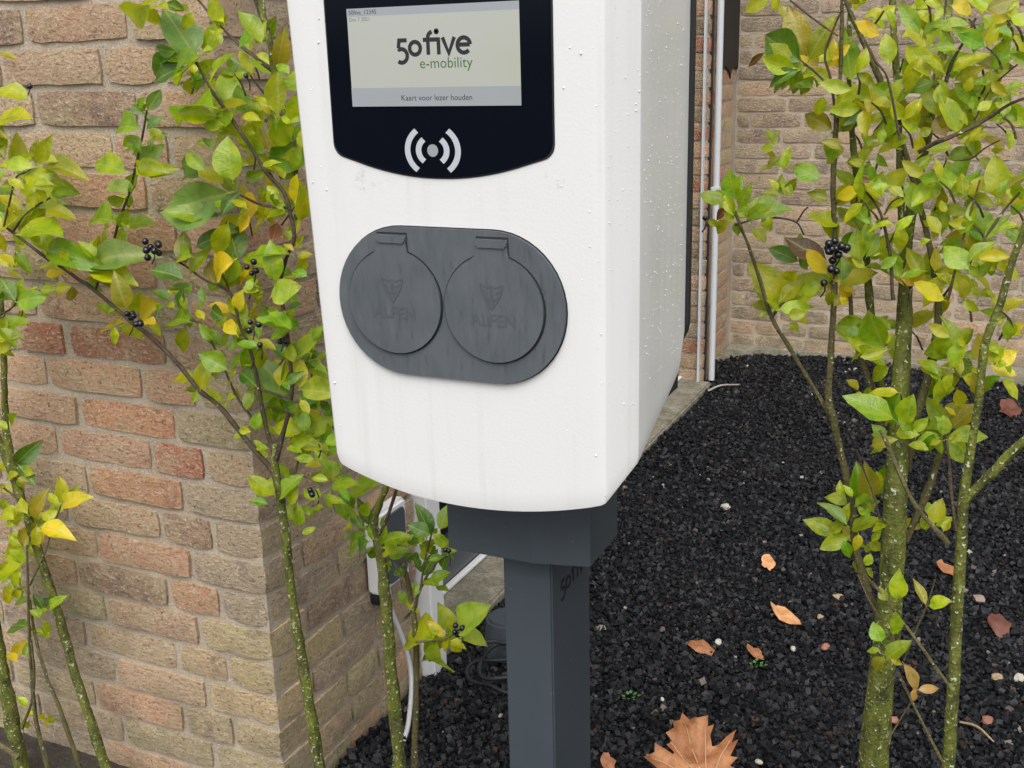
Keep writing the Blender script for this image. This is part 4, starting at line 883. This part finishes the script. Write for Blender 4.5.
for a in LATER: add_leaf(*a)             # the smaller inner leaves come after the large ones
for a in ((240, 95, 55, 85, 22), (258, 195, 42, 45, 12), (268, 300, 45, 70, 14), (290, 400, 35, 50, 8), (40, 230, 48, 70, 12)): fill(sh2, *a, Y2+.02, 'ggyyyL')
for a in ((940, 60, 100, 78, 84), (940, 205, 90, 85, 64), (848, 180, 40, 115, 18), (965, 350, 55, 55, 20), (880, 360, 35, 60, 10)): fill(sh4, *a, Y4+.01, 'gyyyyoL')
for (pn, k), items in SPARE.items():     # leaves past the first 300 of one shrub
    V = []; F = []; n = 0; LCO = []
    for me, Mx in items:
        co = np.empty(len(me.vertices)*3); me.vertices.foreach_get('co', co); A = np.array(Mx); LCO.append(co.astype(np.float32)); V.append(co.reshape(-1, 3) @ A[:3, :3].T + A[:3, 3])
        F += [tuple(i+n for i in p.vertices) for p in me.polygons]; n += len(me.vertices)
    fm = mesh('foliage', np.concatenate(V), F, 179); fm.attributes.new('leafco', 'FLOAT_VECTOR', 'POINT').data.foreach_set('vector', np.concatenate(LCO))
    o = link('foliage', fm, bpy.data.objects[pn], LEAFPLAIN); o['kind'] = 'stuff'; o.color = (*PAL[k], 1)

# ------------------------------------------------------------------ fallen leaves and small things on the gravel
def dry_leaf_material(name, a, b):
    M = Mat(name); v = M.coord('Object'); n1 = M.noise(v, 30, 5, .6); n2 = M.noise(v, 160, 3)
    c = M.mix(M.ramp(n1, [(.35, 0.0), (.65, 1.0)]), a, b); c = M.mix(M.ramp(n2, [(.6, 0.0), (.75, .5)]), c, tuple(x*.4 for x in a))
    return M.set(Base_Color=c, Roughness=.6, Normal=M.bump(n1, .6, .006))
DRYP, DRYV = dry_leaf_material('dry_pale_leaf', (.46, .20, .07), (.66, .36, .17)), plain('dry_leaf_vein', (.56, .36, .22), .6)
DRYO, DRYB, DRYR = dry_leaf_material('dry_orange_leaf', (.25, .085, .028), (.46, .21, .085)), dry_leaf_material('dry_brown_leaf', (.24, .09, .035), (.36, .16, .07)), dry_leaf_material('dry_dark_leaf', (.08, .025, .015), (.15, .05, .03))
def sheet(name, outline, loc, rot, scale, curl, mat, label, cat='leaf', group=None, seed=0, ribs=None, amp=.16):
    """thin curled leaf: outline fan with inner rings, solid 0.6 mm"""
    V = [(0, 0, 0)]; F = []; n = len(outline); rings = 4
    for k in range(1, rings+1):
        for (x, y) in outline: V.append((x*k/rings, y*k/rings, 0))
    for i in range(n): F.append((0, 1+i, 1+(i+1) % n))
    for k in range(rings-1):
        for i in range(n): a = 1+k*n+i; b = 1+k*n+(i+1) % n; F.append((a, a+n, b+n, b))
    out = []
    for x, y, z in V:
        r = math.hypot(x, y); a = math.atan2(y, x)
        z = curl*r*r + amp*noise.noise(Vector((x*2.2+seed, y*2.2, seed))) + .07*math.cos(a*(ribs or 3))*r
        out.append(Vector((x, y, z))*scale)
    nv = len(out); out2 = [p - Vector((0, 0, .0007)) for p in out]
    F2 = F + [tuple(i+nv for i in f[::-1]) for f in F]
    e = 1+(rings-1)*n
    for i in range(n): F2.append((e+i, e+nv+i, e+nv+(i+1) % n, e+(i+1) % n))
    me = mesh(name, out+out2, F2, 60); me.materials.append(mat)
    o = bpy.data.objects.new(name, me); COL.objects.link(o); o.location = loc; o.rotation_euler = rot
    tag(o, label, cat, group); return o
MAPLE = [(0, -.62), (.16, -.50), (.34, -.60), (.44, -.42), (.66, -.40), (.62, -.24), (.84, -.10), (.70, -.02), (.98, .20), (.84, .26), (.92, .46), (.68, .42), (.56, .34), (.42, .30), (.44, .48), (.54, .62), (.40, .66), (.44, .86), (.26, .82), (.20, .98), (.10, .94), (.02, 1.16), (-.08, .96), (-.22, 1.02), (-.24, .84), (-.44, .90), (-.40, .68), (-.50, .58), (-.42, .40), (-.46, .30), (-.60, .38), (-.72, .54), (-.78, .40), (-1.0, .40), (-.86, .20), (-.92, .06), (-.70, -.04), (-.80, -.20), (-.58, -.26), (-.60, -.46), (-.36, -.46), (-.26, -.60), (-.12, -.50)]
OVAL = [(.62*math.sin(t)*(1+.08*math.sin(5*t)), -math.cos(t)) for t in np.linspace(0, 2*math.pi, 17)[:-1]]
g = ground_at(698, 786)
MAPLE = [(x*random.uniform(.9, 1.1)+.05*y, y*random.uniform(.92, 1.08)) for x, y in MAPLE]
o = sheet('maple_leaf', MAPLE, (g.x, g.y, .045), (R(24), R(-10), R(34)), .09, .12, DRYO, 'large lobed orange-brown maple leaf on the gravel at the bottom edge', 'leaf', 'fallen leaves on the gravel', 1, 5, .34)
ribsV = []
for tip in ((0, 1.08), (.86, .4), (-.86, .40), (.56, -.28), (-.56, -.28), (.40, .72), (-.40, .72)):
    pts = [(tip[0]*t, -.45+(tip[1]+.45)*t, 0) for t in np.linspace(0, .92, 6)]
    P = []
    for x, y, z in pts:
        r = math.hypot(x, y); a = math.atan2(y, x); z = .12*r*r + .34*noise.noise(Vector((x*2.2+1, y*2.2, 1))) + .07*math.cos(a*5)*r
        P.append((x*.09, y*.09, z*.09+.0013, .0011*(1.2-.9*math.hypot(x, y+.45)/1.6)))
    v = link('vein', tube_mesh('vein', P, 5, 2), None, DRYV); v.parent = o; v.location = (0, 0, 0)
for i, (px, py, sc, mat, curl, lab, rz) in enumerate([
    (785, 616, .036, DRYP, .25, 'pale orange torn leaf lying flat on gravel in the middle distance', 70), (768, 563, .026, DRYP, .2, 'small tan leaf scrap farthest back on the gravel near the post', 20),
    (702, 646, .032, DRYB, -.5, 'curled brown leaf with a stalk lying left of the orange leaf', 100), (755, 654, .022, DRYB, .3, 'short brown leaf piece above a small green weed', 60),
    (946, 570, .028, DRYB, .4, 'reddish tan leaf lying between the two right shrub stems', 50), (1000, 625, .032, DRYR, -.3, 'dark red-brown leaf on gravel near the right edge', 20),
    (608, 764, .018, DRYB, .3, 'small reddish leaf scrap beside the foot of the post', 30), (1010, 410, .055, DRYR, .1, 'brown leaf litter patch far back at the right edge', 10)]):
    g = ground_at(px, py, .02)
    sheet('fallen_leaf', [(x*random.uniform(.8, 1.15), y*random.uniform(.8, 1.15)) for x, y in OVAL], (g.x, g.y, .022), (R(random.uniform(12, 24)), R(random.uniform(-8, 8)), R(rz)), sc*1.12, curl*.55, mat, lab, 'leaf', 'fallen leaves on the gravel', i+3)
PALE = plain('pale_pebble', (.45, .42, .36), .6)
for i, (px, py, r, c, lab) in enumerate([
    (718, 643, .010, 'w', 'white stone chip touching the curled brown leaf with a stalk'), (662, 700, .007, 'w', 'tiny white pebble just above the large maple leaf'),
    (838, 598, .013, 't', 'greyish pebble left of the thick lichen-spotted trunk'), (825, 648, .013, 'r', 'brick red pebble left of the thick trunk, below the greyish one'),
    (979, 600, .016, 't', 'large tan pebble between the dark red leaf and the reddish tan leaf'), (997, 678, .012, 't', 'ochre pebble right of the thin green stem, left of its pale twin'),
    (1019, 679, .013, 'w', 'pale pebble at the right picture edge below the dark red leaf'), (726, 508, .016, 'w', 'whitish flat stone far back on the gravel near the white housing'),
    (893, 721, .010, 'r', 'small reddish pebble between the two right shrub stems near the bottom'), (987, 722, .014, 'r', 'pinkish pebble at the upper end of the pale dry twig'),
    (793, 650, .008, 'w', 'tiny whitish chip right of the short brown leaf piece'), (758, 763, .008, 'w', 'cream pebble right of the large maple leaf at the bottom edge'),
    (820, 618, .009, 't', 'small pinkish grey pebble right of the pale orange torn leaf')]):
    g = ground_at(px, py, .014); bm = bmesh.new(); bmesh.ops.create_icosphere(bm, subdivisions=2, radius=r)
    for v in bm.verts: v.co = v.co*(1+.45*noise.noise(v.co*90+Vector((i, 0, 0)))); v.co.z *= .6; v.co.x *= .75
    mt = PALE if c == 'w' else plain('tinted_pebble', (.30, .13, .09) if c == 'r' else random.choice([(.26, .20, .16), (.34, .24, .14)]), .7)
    o = link('pebble', bm_mesh('pebble', bm, 25), None, mt); o.location = (g.x, g.y, .017); o.rotation_euler = (0, 0, i)
    tag(o, lab, 'pebble', 'loose pebbles among the gravel')
WEED = plain('weed_green', (.06, .17, .03), .5)
for px, py, lab in ((757, 666, 'tiny green clover weed below the short brown leaf piece'), (630, 698, 'tiny green moss-like weed on gravel near the post')):
    g = ground_at(px, py, .02); V = []; F = []
    for i in range(9):
        a = i*2.4; rr = .004+.0012*i; c = Vector((g.x+rr*math.cos(a), g.y+rr*math.sin(a), .022+.004*random.random())); b = len(V); u = Vector((math.cos(a), math.sin(a), .25)); v = Vector((-math.sin(a), math.cos(a), 0))
        V += [c, c+u*.004+v*.004, c+u*.009+Vector((0, 0, .001)), c+u*.004-v*.004]; F += [(b, b+1, b+2, b+3)]
    tag(link('weed', mesh('weed', V, F), None, WEED), lab, 'weed')
g = ground_at(960, 722, .02); h = ground_at(994, 742, .02)
tag(link('dry_twig', tube_mesh('dry_twig', [(g.x, g.y, .02, .0022), ((g.x+h.x)/2, (g.y+h.y)/2+.008, .026, .0026), (h.x, h.y, .02, .0015)], 6, 4), None, plain('dry_twig_bark', (.34, .24, .14), .8)), 'short pale dry twig on gravel right of the thin green stem', 'twig')
g = ground_at(676, 388, .02)
tag(link('dry_twig', tube_mesh('dry_twig', [(-1.06, 3.98, .02, .004), (-1.02, 4.02, .035, .004), (-.97, 4.1, .02, .003)], 6, 4), None, plain('grey_twig_bark', (.3, .28, .26), .8)), 'grey bent twig on gravel at the foot of the white pipe', 'twig')
